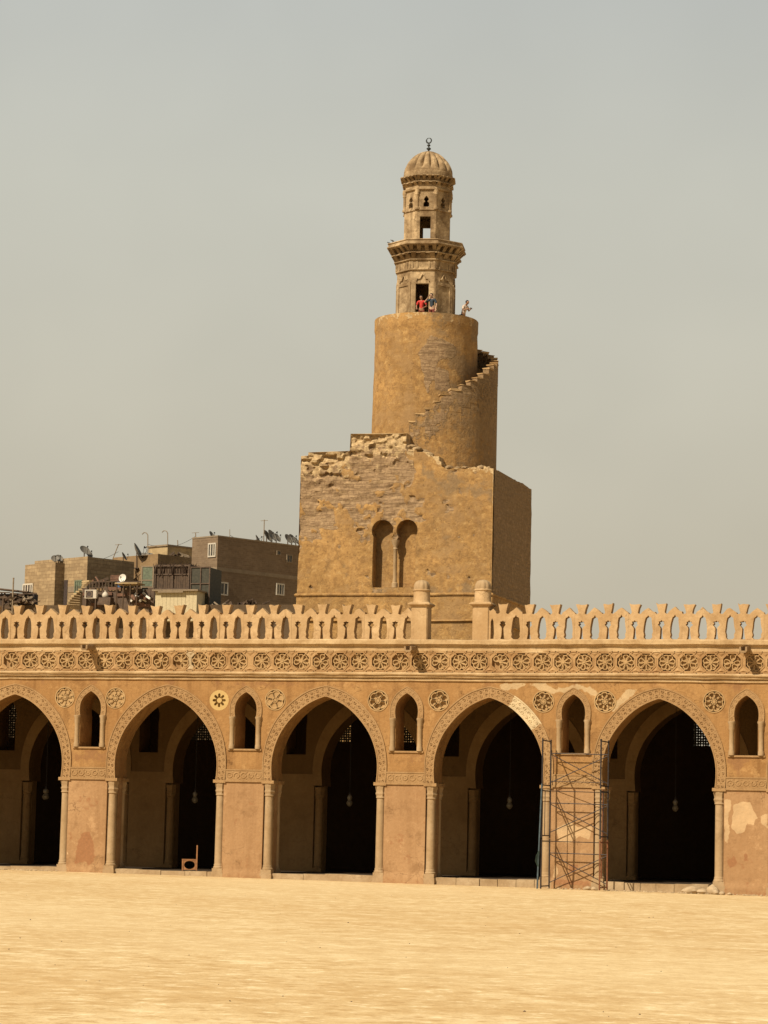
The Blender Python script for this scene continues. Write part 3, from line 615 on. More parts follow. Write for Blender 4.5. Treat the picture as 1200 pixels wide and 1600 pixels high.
bm = BM(); box(bm, X0, X1, 0.45, YB+.9, -0.4, 0.24); obj('floor', bm, 'floor_stone', AR)
bm = BM(); box(bm, X0, X1, 0.5, YB+.9, 9.3, 9.6); obj('roof', bm, 'ceiling_wood', AR)
bm = BM()
for k in range(26): y = 1.5+k*0.47; box(bm, X0+.1, X1-.1, y, y+.16, 9.05, 9.302)
obj('ceiling_beams', bm, 'ceiling_wood', AR)
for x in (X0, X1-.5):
    bm = BM(); box(bm, x+.01, x+.49, 1.3, YB, -0.3, 9.3); obj('added_end_wall', bm, 'dim_plaster', AR)  # unseen, added at both ends to keep the interior dark
for i, c in enumerate(BAYS):
    bm = BM(); x = c-2.2
    while x < c+2.2:
        w = random.uniform(0.55, 1.1) if i > 3 else random.uniform(0.9, 1.6); x2 = min(x+w, c+2.2)
        box(bm, x+.008, x2-.008, 0.05+random.uniform(0, .06), 0.6, -0.4, 0.245+random.uniform(-.02, .02), jit=0.012); x = x2
    obj('threshold', bm, 'threshold_stone', AR)

# ------------------------------------------------------------------ hanging lamps
lamp_lab = ['pale glass lamp on a long cord left of the pier with a brown ghost stain', 'pale glass lamp hanging on a cord above the wooden chair',
            'pale glass lamp hanging in the arch whose right flank has one fresh pale carved block', 'pale glass lamp hanging in the arch with the bright white repaired voussoirs', 'pale glass lamp hanging in the dark arch right of the scaffold']
lp = None
for k, c in enumerate(BAYS[1:6]):
    if lp is None:
        lp = empty('hanging_lamp', (c+0.08, 3.45, 3.1)); o = lp
        bm = BM(); tube(bm, [(0, 0, .38), (0, 0, 5.95)], 0.014, 6); obj('cord', bm, 'black_metal', lp)
        bm = BM(); lathe(bm, [(.02, .0), (.09, .03), (.15, .10), (.165, .17), (.12, .24), (.085, .28), (.12, .33), (.135, .40), (.11, .46), (.05, .50), (.02, .53)], 14); obj('glass_shade', bm, 'lamp_glass', lp)
        bm = BM(); lathe(bm, [(.03, .5), (.05, .52), (.05, .56), (.015, .62)], 8); obj('cap', bm, 'black_metal', lp)
    else: o = copy_tree(lp); o.location = (c+0.08, 3.45, 3.1+random.uniform(-.04, .04)); o.scale = (.85, .85, 1)
    tag(o, lamp_lab[k], 'lamp', 'lamps hanging in the arcade')

# ------------------------------------------------------------------ wooden chair on the threshold
ch = empty('wooden_chair', (-6.5, 0.62, 0.25), R(20)); tag(ch, 'small reddish brown wooden chair standing side on at the dark archway edge', 'chair')
bm = BM(); box(bm, -.33, .31, -.22, .22, .445, .475); obj('seat', bm, 'chair_wood', ch)
bm = BM(); box(bm, .285, .31, -.17, .17, .66, .98); obj('backrest', bm, 'chair_wood', ch)
for s in (-1, 1):
    bm = BM(); box(bm, .27, .325, s*.2-.025, s*.2+.025, 0, 1.06); obj('leg', bm, 'chair_wood', ch)
    bm = BM(); box(bm, -.32, -.255, s*.2-.03, s*.2+.03, 0, .44); obj('leg', bm, 'chair_wood', ch)
    if s > 0:
        bm = BM(); box(bm, -.255, .27, .19, .21, .38, .445); obj('rail', bm, 'chair_wood', ch); continue
    bm = BM(); ov = [(0.0+(.225*math.cos(t*math.pi/10)), .235+.175*math.sin(t*math.pi/10)) for t in range(20)]
    plate(bm, [(-.255, .03), (.265, .03), (.265, .44), (-.255, .44)], [ov], s*.2-.012, s*.2+.012); obj('side_panel', bm, 'chair_wood', ch)

# ------------------------------------------------------------------ openwork parapets and gate posts
def module_outline(j):
    r = lambda a=0.03: random.uniform(-a, a)*j
    L, D = -0.27, 0.80
    top = [(0.80, 11.06+r()), (0.76, 11.07), (0.66, 11.15+r()), (0.535+r(), 11.25+r()), (0.42, 11.17+r()), (0.30, 11.05+r()), (0.245, 11.00+r()), (0.20, 10.985), (0.125+r(), 11.02), (0.125, 11.06), (0.155, 11.2+r()), (0.205+r(), 11.40+r()), (0.14, 11.385), (0.0, 11.375+r()),
           (-0.14, 11.385+r()), (-0.205+r(), 11.405+r()), (-0.155, 11.2), (-0.125, 11.06), (-0.125+r(), 11.02), (-0.20, 10.985+r()), (-0.245, 11.00), (-0.27, 11.03)]
    return [(L, 9.93), (D, 9.93)]+top
def module_holes(j, half=False):
    r = lambda a=0.022: random.uniform(-a, a)*j
    big = [(0.535, 10.95+r()), (0.50, 10.88), (0.42+r(), 10.83), (0.39, 10.66), (0.375+r(), 10.48), (0.345, 10.28), (0.375, 10.15), (0.355+r(), 10.05), (0.43, 9.965), (0.63, 9.965), (0.71, 10.05+r()), (0.69, 10.15), (0.722+r(), 10.28), (0.70, 10.48), (0.68, 10.66), (0.655+r(), 10.83), (0.57, 10.88)]
    key = [(0.0, 10.74+r()), (-0.03, 10.685), (-0.12+r(), 10.675), (-0.085, 10.61), (-0.14, 10.55), (-0.06, 10.46+r()), (-0.035, 10.40), (-0.05, 10.15), (-0.08+r(), 9.97), (0.08, 9.97), (0.05, 10.15), (0.035, 10.40), (0.06, 10.46), (0.14+r(), 10.55), (0.085, 10.61), (0.12, 10.675), (0.03, 10.685)]
    return [list(reversed(big)), list(reversed(key))]
def parapet(label, x_list, sp, y0=0.02, th=0.36):
    root = empty('openwork_parapet', (x_list[0], 0, 9.93)); tag(root, label, 'parapet', 'openwork parapets along the roof edge')
    for x in x_list:
        bm = BM(); s = sp/1.07; dx = random.uniform(-.015, .015); dz = random.uniform(-.02, .02)
        f = lambda L: [((p[0]+0.27)*s-0.27*s+(dx if -0.2 < p[0] < .75 else 0), (p[1]+dz*(p[1]-9.93)/1.4)-9.93) for p in L]
        plate(bm, f(module_outline(1)), [f(h) for h in module_holes(1)], 0, th, 0.16, fy=lambda u, v: 0.02*fbm(u+x, v, 2.5) if v > .01 else 0)
        o = obj('merlon', bm, 'parapet_plaster', root, 30); k1 = random.uniform(.1, .5); setattrs(o, lambda co: {'stain': np.clip(np.maximum(k1*np.clip(1-co[:, 2]/.3, 0, 1), np.clip((co[:, 2]-1.2)/.3, 0, 1)*random.uniform(0, .45)), 0, .6)}); o.location = (x-x_list[0], y0+random.uniform(-.012, .012), 0)
    return root
parapet('openwork plaster parapet of flared merlons running left of the gate posts', [2.46-1.064*k for k in range(0, 20)][::-1], 1.064)
rp = parapet('openwork plaster parapet of flared merlons running right of the gate posts', [7.02+1.096*k for k in range(0, 15)], 1.096)
bm = BM(); plate(bm, [(0, 0), (.30, 0), (.30, 1.06), (.27, 1.18), (.17, 1.28), (.06, 1.2), (0, 1.22)], [[(.07, .05), (.2, .05), (.22, .3), (.19, .75), (.13, .9), (.07, .75)]], 0, .36); o = obj('stepped_end', bm, 'parapet_plaster', rp); o.location = (6.447-7.02, 0.02, 0)
gp = None
for k, (xa, lab) in enumerate(((3.475, 'square plaster gate post with ribbed dome cap left of the parapet opening'), (6.085, 'square plaster gate post with ribbed dome cap right of the parapet opening'))):
    if gp is None:
        gp = empty('gate_post', (xa, 0.36, 9.93)); o = gp
        bm = BM(); M = None; box(bm, -.345, .345, -.345, .345, 0, 1.36); bmesh.ops.bevel(bm, geom=[e_ for e_ in bm.edges if abs(e_.verts[0].co.z-e_.verts[1].co.z) > 1], offset=0.03, segments=2, affect='EDGES'); obj('shaft', bm, 'parapet_plaster', gp)
        bm = BM(); lathe(bm, [(.49, 1.36), (.53, 1.41), (.66, 1.46), (.66, 1.50), (.58, 1.54), (.50, 1.57)], 4, (0, 0, 0)); bmesh.ops.rotate(bm, verts=bm.verts[:], cent=(0, 0, 0), matrix=Matrix.Rotation(R(45), 3, 'Z')); obj('cap', bm, 'parapet_plaster', gp)
        bm = BM(); lathe(bm, [(.38, 1.55), (.36, 1.60), (.345, 1.66), (.34, 2.02), (.375, 2.05), (.38, 2.09), (.33, 2.12)], 20); obj('drum', bm, 'parapet_plaster', gp)
        bm = BM(); lathe(bm, [(.335, 2.10), (.34, 2.2), (.32, 2.32), (.26, 2.43), (.15, 2.49), (.02, 2.51)], 60, rad=lambda a, z: 1-0.13*abs(math.sin(5*a))**0.6*0+0.09*abs(math.cos(5*a))-.06); obj('dome', bm, 'column_stone', gp, 60)
    else: o = copy_tree(gp); o.location = (xa, 0.36, 9.93)
    tag(o, lab, 'post', 'gate posts in the parapet')

# ------------------------------------------------------------------ scaffold tower
sf = empty('scaffold_tower', (10.4, -1.1, -0.07)); tag(sf, 'tall rusty tube scaffold tower standing against the patched pier', 'scaffold')
H = 1.99
for x in (-1.2, 1.16):
    for lv in range(3):
        z = lv*H; bm = BM(); mt = 'rusty_steel' if (lv == 0 and x > 0) else 'scaffold_steel'
        for y in (-.75, .75): tube(bm, [(x, y, z+.02), (x, y, z+H-.02)], 0.032, 8)
        for zz in (0.12, H-.10): tube(bm, [(x, -.75, z+zz), (x, .75, z+zz)], 0.027, 6)
        tube(bm, [(x, -.2, z+H-.1), (x, -.2, z+.12)], 0.016, 6) if lv == 1 else None
        obj('end_frame', bm, mt, sf)
for lv in range(3):
    z = lv*H
    bm = BM(); tube(bm, [(-1.2, .78, z+1.42), (1.16, .78, z+1.40)], 0.02, 6); obj('ledger', bm, 'scaffold_steel', sf)
    for a, b in ((1.38, .22), (.25, 1.36)):
        bm = BM(); tube(bm, [(-1.2, .79+(.02 if a > 1 else 0), z+a), (1.16, .79+(.02 if a > 1 else 0), z+b)], 0.018, 6); obj('cross_brace', bm, 'scaffold_steel', sf)
    bm = BM(); tube(bm, [(-1.2, -.2, z+H-.1), (1.16, .55, z+H-.12)], 0.017, 6) if lv < 2 else tube(bm, [(-1.2, .75, z+.3), (1.16, -.1, z+.26)], 0.014, 6); obj('plan_brace', bm, 'scaffold_steel', sf)
bm = BM(); tube(bm, [(-1.32, -.85, 0.02), (-1.20, -.80, 4.15)], 0.034, 8); obj('leaning_pole', bm, 'blue_pipe', sf)
bm = BM(); tube(bm, [(.90, .86, .45), (.93, .86, 4.0)], 0.028, 8); obj('standing_pole', bm, 'rusty_steel', sf)
bm = BM()
for k in range(5):
    a = random.uniform(-.06, .06); tube(bm, [(-1.27+a*.3, -.86, 1.5), (-1.32+a, -.88, 1.35), (-1.35+a*1.2, -.88, 1.1), (-1.29+a*.5, -.87, .9)], 0.009, 5)
obj('rope_coil', bm, 'green_net', sf)

# ------------------------------------------------------------------ rubble by the right hand arch
def rock(bm, s, seed, c=(0, 0, 0)):
    r_ = bmesh.ops.create_icosphere(bm, subdivisions=2, radius=1.0); rr = random.Random(seed); off = Vector((rr.uniform(0, 50), rr.uniform(0, 50), 0))
    for v in r_['verts']:
        d = v.co.normalized(); q = Vector((round(d.x*1.6)/1.6, round(d.y*1.6)/1.6, round(d.z*1.6)/1.6))
        v.co = Vector(c)+Vector(((d.x*.6+q.x*.5)*s[0], (d.y*.6+q.y*.5)*s[1], (d.z*.6+q.z*.5)*s[2]))*(1+0.22*noise.noise(d*1.7+off))
rk = [(1083, 1388, (.42, .2, .16), 'long pale slab of stone lying before the threshold right of the scaffold', -.12), (1098, 1390, (.24, .2, .13), 'flat pale block beside the long slab at the arch foot', -.2), (1113, 1384, (.22, .16, .2), 'broken pale stone heaped against the right column base', -.2),
      (1118, 1390, (.14, .14, .10), 'small square stone in front of the right column base', -.45), (1128, 1393, (.11, .1, .08), 'small dark edged stone under the right column base', -.5), (1140, 1395, (.09, .08, .06), 'little stone at the left foot of the far right pier', -.5), (918, 1387, (.16, .12, .09), 'pale stone by the scaffold foot under the patched pier', -.3), (928, 1388, (.13, .1, .08), 'rounded rubble stone between the scaffold legs near the right column', -.3)]
for i, (px, py, s, lab, y) in enumerate(rk):
    p = at(px, py, y); bm = BM(); rock(bm, s, i); o = obj('rubble_stone', bm, 'rubble_stone', None, 50); z = gz(p.x)+s[2]*.7
    o.location = (p.x, min(y, -.22), z); o.rotation_euler = (0, 0, random.uniform(0, 1)); tag(o, lab, 'stone', 'loose stones at the pier foot')
bm = BM()
for k in range(240):
    x = random.choice([random.uniform(14.5, 18.5), random.uniform(9.0, 15.0), random.uniform(-15, -12.2)]); y = -random.uniform(.05, .55); s = random.uniform(.012, .05)
    r_ = bmesh.ops.create_icosphere(bm, subdivisions=1, radius=s)
    for v in r_['verts']: v.co = Vector((v.co.x*1.4, v.co.y, v.co.z*.8))+Vector((x, y, gz(x)+.02))
tag(obj('rubble', bm, 'rubble_stone'), 'crumbled plaster and chips along the foot of the piers', 'rubble', kind='stuff')

# ------------------------------------------------------------------ the minaret
MN = empty('spiral_minaret', (-6.9, 36.4, 0)); MN_LOC = Vector((-6.9, 36.4, 0))
tag(MN, 'tall ochre minaret with square base, drum with outside stair and domed stone lantern', 'minaret')
def tw(name, bm, mat, parent=None, angle=35, fn=None):
    o = obj(name, bm, mat, parent or MN, angle)
    o.data.transform(Matrix.Translation(-MN_LOC)) if (parent is None) else o.data.transform(Matrix.Translation(-MN_LOC))
    if fn: setattrs(o, lambda co: fn(co+np.array(MN_LOC)))
    return o
BX0, BX1, BY0, BY1 = -12.38, -1.42, 32.0, 40.9
TOP = [(-1.42, 21.58), (-1.7, 21.62), (-1.95, 21.75), (-1.98, 21.55), (-2.5, 21.70), (-3.0, 21.58), (-3.6, 21.66), (-4.0, 21.60), (-4.32, 21.75), (-4.35, 22.0), (-4.45, 22.05), (-4.48, 22.31), (-4.98, 22.33), (-5.0, 22.55), (-5.74, 22.58), (-5.76, 22.88), (-6.28, 22.9),
       (-6.31, 23.61), (-9.5, 23.64), (-9.52, 22.69), (-11.9, 22.66), (-11.92, 22.48), (BX0, 22.49)]
def horseshoe(cx, r, z0, zc, hw):
    pts = [(cx-hw, z0), (cx-hw, zc-math.sqrt(r*r-hw*hw)-.02)]; a0 = math.asin(hw/r); N = 18
    for i in range(N+1):
        a = -math.pi/2-a0-(2*math.pi-2*a0)*i/N; pts.append((cx+r*math.cos(a), zc+r*math.sin(a)))
    pts += [(cx+hw, zc-math.sqrt(r*r-hw*hw)-.02), (cx+hw, z0)]
    return pts
HL, HR = horseshoe(-7.58, .60, 15.18, 18.28, .50), horseshoe(-6.19, .60, 15.18, 18.28, .50)
# the two lights share one opening below the column capital
niche = HL[:-1]+[(-6.98, 17.78), (-6.79, 17.78)]+HR[1:]
def tfy(x, z):
    b = brick_e(x, z); rub = max(0, min(1, 1-(zt_at(x)-z)/2.4)) if x < -5.9 else 0
    row = math.floor((z+.12*fbm(x, z, .6))/.21); cell = noise.cell(Vector(((x+.17*(row % 3))/.42, row*1.0, 5.5)))
    return b*(0.075+0.05*fbm(x, z*2.2, 1.3)+(cell-.5)*(.035+.15*rub))+(1-b)*(-0.02+0.02*fbm(x, z, 2.0))+0.03*fbm(x, z, 0.7)
def zt_at(x): return float(np.interp(-x, [1.42, 4.4, 6.3, 9.5, 9.6, 12.4], [21.6, 22.0, 23.6, 23.6, 22.7, 22.5]))
def brick_e(x, z):
    e_ = brick_v(x, z)+.75*fbm(x+3, z, 1.1)+.35*fbm(x, z+9, 3.2); return max(0.0, min(1.0, .5+(e_-.5)/.16))
BRICKP = [(-12.5, 17.0), (-11.6, 17.7), (-10.9, 18.2), (-10.55, 18.5), (-10.3, 19.2), (-9.9, 19.5), (-9.4, 19.35), (-9.1, 18.6), (-8.5, 18.2), (-8.1, 18.3), (-7.9, 19.0), (-6.9, 18.9), (-5.6, 19.0), (-5.45, 18.3), (-5.3, 19.7), (-6.1, 20.6), (-6.25, 21.3), (-5.9, 22.4), (-6.0, 24), (-12.6, 24)]
def brick_v(x, z): return float(soft(np.array([[x, z]]), BRICKP, 0.8)[0])
def front_attr(co):
    P = co[:, [0, 2]]; br = np.array([brick_e(x, z) for x, z in P]); fr = np.clip((co[:, 1] < 33.2)*1.0, 0, 1)
    pale = np.zeros(len(co)); zt = np.interp(-co[:, 0], [-(-1.42)*1.0, 4.4, 6.3, 9.5, 9.6, 12.4], [21.6, 22.0, 23.6, 23.6, 22.7, 22.5])
    d = zt-co[:, 2]; pale = np.clip(1-d/2.6, 0, 1)*np.where(co[:, 0] < -5.9, .78, 0)+np.clip(1-d/0.55, 0, 1)*np.where(co[:, 0] > -5.9, .75, 0)
    st = np.clip(1-np.abs(d-1.3)/1.4, 0, 1)*np.where(co[:, 0] > -5.5, .62, 0.0)+0.5*np.clip((15.9-co[:, 2])/0.9, 0, 1)*np.where(co[:, 0] > -5.2, 1, 0)
    return {'brick': br*fr, 'pale': pale*1.15, 'stain': np.clip(st+.42*np.clip(np.array([fbm(x+20, z, .5) for x, z in P])*1.6, 0, 1), 0, .8)}
bm = BM(); outl = [(BX0, 14.80), (BX1, 14.80)]+TOP
plate(bm, outl, [list(reversed(niche))], BY0, BY0+0.9, 0.105, fy=tfy)
tw('base_front', bm, 'tower_render', fn=front_attr, angle=40)
bm = BM(); box(bm, -8.4, -5.4, BY0+.66, BY0+.85, 15.0, 19.3); tw('niche_back', bm, 'tower_render')
bm = BM(); lathe(bm, [(.17, 15.18), (.17, 15.42), (.12, 15.47), (.115, 15.6), (.105, 15.64), (.105, 17.25), (.14, 17.3), (.11, 17.35), (.12, 17.42), (.22, 17.66), (.24, 17.78)], 12, (-6.885, BY0+.2, 0)); tw('niche_column', bm, 'column_stone')
bm = BM(); box(bm, BX0+.02, BX1-.02, BY0+.9, BY1, 14.8, 21.45); tw('base_body', bm, 'tower_render')
# side face: rough render over masonry, and a broken top edge
def side(bm, x, y0, y1, z0, zt, amp, nrm):
    ny, nz = int((y1-y0)/.28), int((zt-z0)/.28); g = []
    for j in range(nz+1):
        row = []
        for i in range(ny+1):
            y = y0+(y1-y0)*i/ny; zz = z0+(zt-z0)*j/nz
            if j == nz: zz += 0.10*fbm(y, 2.0, 1.4)
            row.append(bm.verts.new((x+nrm*(0.03+amp*(0.5+0.5*fbm(y, zz*1.3, 0.8))), y, zz)))
        g.append(row)
    for j in range(nz):
        for i in range(ny): bm.faces.new((g[j][i], g[j][i+1], g[j+1][i+1], g[j+1][i]))
    return g
bm = BM(); side(bm, BX1-.02, BY0+.02, BY1, 14.8, 21.6, .07, 1); box(bm, BX1-.9, BX1+.01, BY0+.9, BY1, 21.3, 21.62)
tw('base_side', bm, 'tower_render', fn=lambda co: {'brick': .78+.0*co[:, 0], 'stain': .6+.2*np.clip((co[:, 2]-19)/2.5, 0, 1), 'pale': np.clip((co[:, 2]-21.2)/.4, 0, 1)*.6})  # bare masonry; shade of the unlit side deepened through brick and stain
bm = BM(); box(bm, BX0-.02, BX1+.06, BY0-.04, BY1+.05, -0.5, 14.72); tw('plinth', bm, 'tower_render')
def course(z, ext, h):
    bm = BM(); prof = [(0, 0), (.10, .02), (.13, h*.5), (.09, h), (0, h+.03)]
    pts = [(BX0-ext, BY1), (BX0-ext, BY0-ext), (BX1+ext, BY0-ext), (BX1+ext, BY1)]; seg = []
    dirs = [(-1, 0), (-1, -1), (1, -1), (1, 0)]
    N = 60; line = []
    for (a, da), (b, db) in zip(zip(pts, dirs), list(zip(pts, dirs))[1:]):
        for i in range(N): t = i/N; line.append((a[0]+(b[0]-a[0])*t, a[1]+(b[1]-a[1])*t, da if i == 0 else ((-1, 0) if a[0] == b[0] and a[0] < -5 else (1, 0) if a[0] == b[0] else (0, -1))))
    line.append((pts[-1][0], pts[-1][1], dirs[-1])); rings = []
    for (x, y, d) in line: w = 0.03*fbm(x+y, z, .5); rings.append([bm.verts.new((x+d[0]*q, y+d[1]*q, z+w+k)) for q, k in prof])
    for a, b in zip(rings, rings[1:]):
        for k in range(len(prof)-1): bm.faces.new((a[k], b[k], b[k+1], a[k+1]))
    return bm
tw('string_course', course(14.70, 0.0, .16), 'tower_render'); tw('string_course', course(13.30, 0.04, .10), 'tower_render')
# drum and outside stair
CXD, CYD, RD, RS = -6.56, 36.4, 2.88, 4.09
def drum_r(z): return RD+0.10*max(0, (30.2-z)/8.5)
ZT = 30.62
def drum_attr(co):
    a = np.arctan2(co[:, 0]-CXD, -(co[:, 1]-CYD)); P = np.stack([a*RD, co[:, 2]], 1)
    br = np.maximum.reduce([soft(P, [(.4, 28.3), (1.0, 29.4), (2.4, 29.0), (2.7, 28.3), (1.5, 27.9), (1.2, 26.7), (.9, 26.0), (.6, 27.2)], .2), soft(P, [(1.3, 27.6), (2.1, 27.4), (2.2, 26.2), (1.3, 26.3)], .2)])
    pale = np.clip((co[:, 2]-29.75)/.6, 0, 1)*.52; st = .8*np.clip((a-.1)/.7, 0, 1)*np.clip((co[:, 2]-26.5)/2.0, 0, 1)+.2*np.clip((a-.1)/.7, 0, 1)+.36*np.clip((co[:, 2]-29.0)/1.2, 0, 1)
    nz = np.array([fbm(x*.7, z, .55) for x, z in P]); st = np.clip(st*.75*(1+1.4*nz)+.25*np.clip(nz, 0, 1), 0, .85)
    return {'brick': br*.9+.25*nz, 'pale': pale+.15*nz, 'stain': st}
bm = BM(); NA = 120; zs = [21.4+.2*i for i in range(int((ZT-21.4)/.2)+1)]; rings = []
for z in zs+[ZT]:
    rr = drum_r(z)+(0.05 if z > 29.95 else 0)
    rings.append([bm.verts.new((CXD+(rr+.035*fbm(math.cos(2*math.pi*k/NA)*3, z+math.sin(2*math.pi*k/NA)*3, .8))*math.cos(2*math.pi*k/NA), CYD+(rr+.035*fbm(math.cos(2*math.pi*k/NA)*3, z+math.sin(2*math.pi*k/NA)*3, .8))*math.sin(2*math.pi*k/NA), z)) for k in range(NA)])
for r2, zz in ((2.62, ZT+.02), (2.62, 29.92)): rings.append([bm.verts.new((CXD+r2*math.cos(2*math.pi*k/NA), CYD+r2*math.sin(2*math.pi*k/NA), zz)) for k in range(NA)])
for a, b in zip(rings, rings[1:]):
    for k in range(NA): bm.faces.new((a[k], a[(k+1) % NA], b[(k+1) % NA], b[k]))
bm.faces.new(rings[-1])
tw('drum', bm, 'tower_render', fn=drum_attr, angle=40)
# stair: angle a from the front (-y) turning to the right; parapet tops step up with the stair
STEPS = [(-2, 24.36), (2.5, 24.36), (8, 24.76), (16, 25.06), (23, 25.45), (28, 25.83), (36, 26.14), (45, 26.46), (53, 26.75), (60, 27.0), (67, 27.3), (75, 27.65), (84, 27.95), (94, 28.2), (104, 28.45), (114, 28.72), (124, 29.0), (134, 29.25), (144, 29.5), (154, 29.75), (164, 30.0), (172, 30.2)]
def pol(a, r, z): return (CXD+r*math.sin(R(a)), CYD-r*math.cos(R(a)), z)
def sector(bm, a0, a1, r0, r1, z0, z1, n):
    A = [[bm.verts.new(pol(a0+(a1-a0)*i/n, r, z)) for r, z in ((r0, z0), (r1, z0), (r1, z1), (r0, z1))] for i in range(n+1)]
    for p, q in zip(A, A[1:]):
        for k in range(4): bm.faces.new((p[k], q[k], q[(k+1) % 4], p[(k+1) % 4]))
    bm.faces.new(A[0]); bm.faces.new(A[-1])
def rs_front(a): # the stair leaves the drum face gently
    return 2.97+.12 if a < -2 else min(RS, 3.62+(a+2)*0.014)
bm = BM()
for (a0, zt), (a1, _) in zip(STEPS[1:], STEPS[2:]+[(182, 0)]):
    n = max(1, int((a1-a0)/3.5))
    for i in range(n):
        b0, b1 = a0+(a1-a0)*i/n, a0+(a1-a0)*(i+1)/n; sector(bm, b0, b1, rs_front((b0+b1)/2)-.38, rs_front((b0+b1)/2), zt-1.2, zt, 1); sector(bm, b0, b1, rs_front((b0+b1)/2)-.38, rs_front((b0+b1)/2)-.012, 21.4, zt-1.2, 1)
bmesh.ops.remove_doubles(bm, verts=bm.verts[:], dist=0.004)
def stair_attr(co):
    a = np.degrees(np.arctan2(co[:, 0]-CXD, -(co[:, 1]-CYD))); zt = np.interp(a, [s[0] for s in STEPS], [s[1] for s in STEPS])
    return {'brick': np.clip(.62-(zt-co[:, 2]-1.2)/2.6, 0.0, .62)+.25*np.array([fbm(x, z, .9) for x, z in co[:, [0, 2]]]), 'pale': 0*zt, 'stain': .3+.2*np.clip(1-(zt-co[:, 2]-1.0)/1.5, 0, 1)+.32*np.clip((a-35)/40, 0, 1)}
tw('stair_parapet', bm, 'tower_render', fn=stair_attr, angle=25)
for (a0, zt), (a1, _) in zip(STEPS[1:], STEPS[2:]+[(182, 0)]):
    bm = BM(); sector(bm, a0-.5, a1-.3, rs_front((a0+a1)/2)-.42, rs_front((a0+a1)/2)+.025, zt+random.uniform(-.04, .0), zt+random.uniform(.02, .09), 2); [setattr(v, 'co', v.co+Vector([random.uniform(-.03, .03) for _ in range(3)])) for v in bm.verts]; tw('coping', bm, 'rosette_stucco')
bm = BM()
for (a0, zt), (a1, _) in zip(STEPS[1:], STEPS[2:]+[(182, 0)]):
    for i in range(3): b0, b1 = a0+(a1-a0)*i/3, a0+(a1-a0)*(i+1)/3; sector(bm, b0, b1, 2.6, rs_front(b0)-.37, 21.4, zt-1.0+i*.1, 2)
tw('stair', bm, 'tower_render')
# terrace blocks on the base between parapet and drum
bm = BM(); box(bm, -9.48, -6.35, BY0+.9, BY0+1.6, 21.4, 23.5); box(bm, BX0+.05, -9.6, BY0+.9, BY0+4.5, 21.4, 22.4)
box(bm, -9.5, -8.9, BY0+1.6, BY0+5, 21.4, 23.4); tw('ramp_wall', bm, 'tower_render', fn=lambda co: {'pale': np.full(len(co), .5), 'brick': np.ones(len(co))})
bm = BM()
for k in range(26):
    x = random.choice([random.uniform(-6.2, -5.1), random.uniform(-4.3, -1.7), random.uniform(-6.2, -4.5)]); y = BY0+random.uniform(.05, .7); z = float(np.interp(-x, [1.4, 4.3, 5.0, 6.2], [21.62, 21.68, 22.4, 22.9])); s = random.uniform(.07, .2)
    rock(bm, (s*1.3, s, s*.7), 90+k, (x, y, z+.04))
tw('broken_masonry', bm, 'minaret_stone', angle=50)

# octagonal lantern
OC = Vector((-6.63, 36.4, 0)); OROT = [R(9)]
def octo(bm, prof, cap=True, n=8):
    rings = [[bm.verts.new((OC.x+r*math.cos(OROT[0]+R(22.5)+2*math.pi*k/n), OC.y+r*math.sin(OROT[0]+R(22.5)+2*math.pi*k/n), z)) for k in range(n)] for r, z in prof]
    for a, b in zip(rings, rings[1:]):
        for k in range(n): bm.faces.new((a[k], a[(k+1) % n], b[(k+1) % n], b[k]))
    if cap: bm.faces.new(rings[0]); bm.faces.new(rings[-1])
def facemat(k, apo): # local x along the face, y inwards, z up; face k centred at angle 45k from -y
    a = R(45*k)+OROT[0]; return Matrix.Translation((OC.x, OC.y, 0)) @ Matrix.Rotation(a, 4, 'Z') @ Matrix.Translation((0, -apo, 0))
def oct_wall(name, R_, z0, z1, th, openings, mat='minaret_stone', blind=()):
    apo = R_*math.cos(R(22.5)); hw = R_*math.sin(R(22.5)); bm = BM()
    for k in range(8):
        M = facemat(k, apo); hi = hw-th*math.tan(R(22.5))
        holes = openings.get(k, []); v, f = cdt([(-hw, z0), (hw, z0), (hw, z1), (-hw, z1)], holes, .22)
        fr = [bm.verts.new(M @ Vector((p[0], 0.012*fbm(p[0]+k*7, p[1], 2) if abs(p[0]) < hw-.01 else 0, p[1]))) for p in v]
        for t in f: bm.faces.new([fr[i] for i in t])
        hb = [[(max(-hi+.01, min(hi-.01, x)), z) for x, z in h] for h in holes]
        v, f = cdt([(-hi, z0), (hi, z0), (hi, z1), (-hi, z1)], hb); bk = [bm.verts.new(M @ Vector((p[0], th, p[1]))) for p in v]
        for t in f: bm.faces.new([bk[i] for i in reversed(t)])
        for h, h2 in zip(holes, hb):
            a = [bm.verts.new(M @ Vector((x, 0.0, z))) for x, z in h]; b = [bm.verts.new(M @ Vector((x, th, z))) for x, z in h2]
            for i in range(len(h)): bm.faces.new((a[i], a[(i+1) % len(h)], b[(i+1) % len(h)], b[i]))
    return tw(name, bm, mat)
R1_, R2_ = 1.70, 1.385
def rect(x0, x1, z0, z1): return [(x0, z0), (x0, z1), (x1, z1), (x1, z0)]
oct_wall('lower_lantern', R1_, 29.9, 33.3, .32, {0: [rect(-.40, .34, 29.95, 32.52)]})
apo1 = R1_*math.cos(R(22.5)); hw1 = R1_*math.sin(R(22.5))
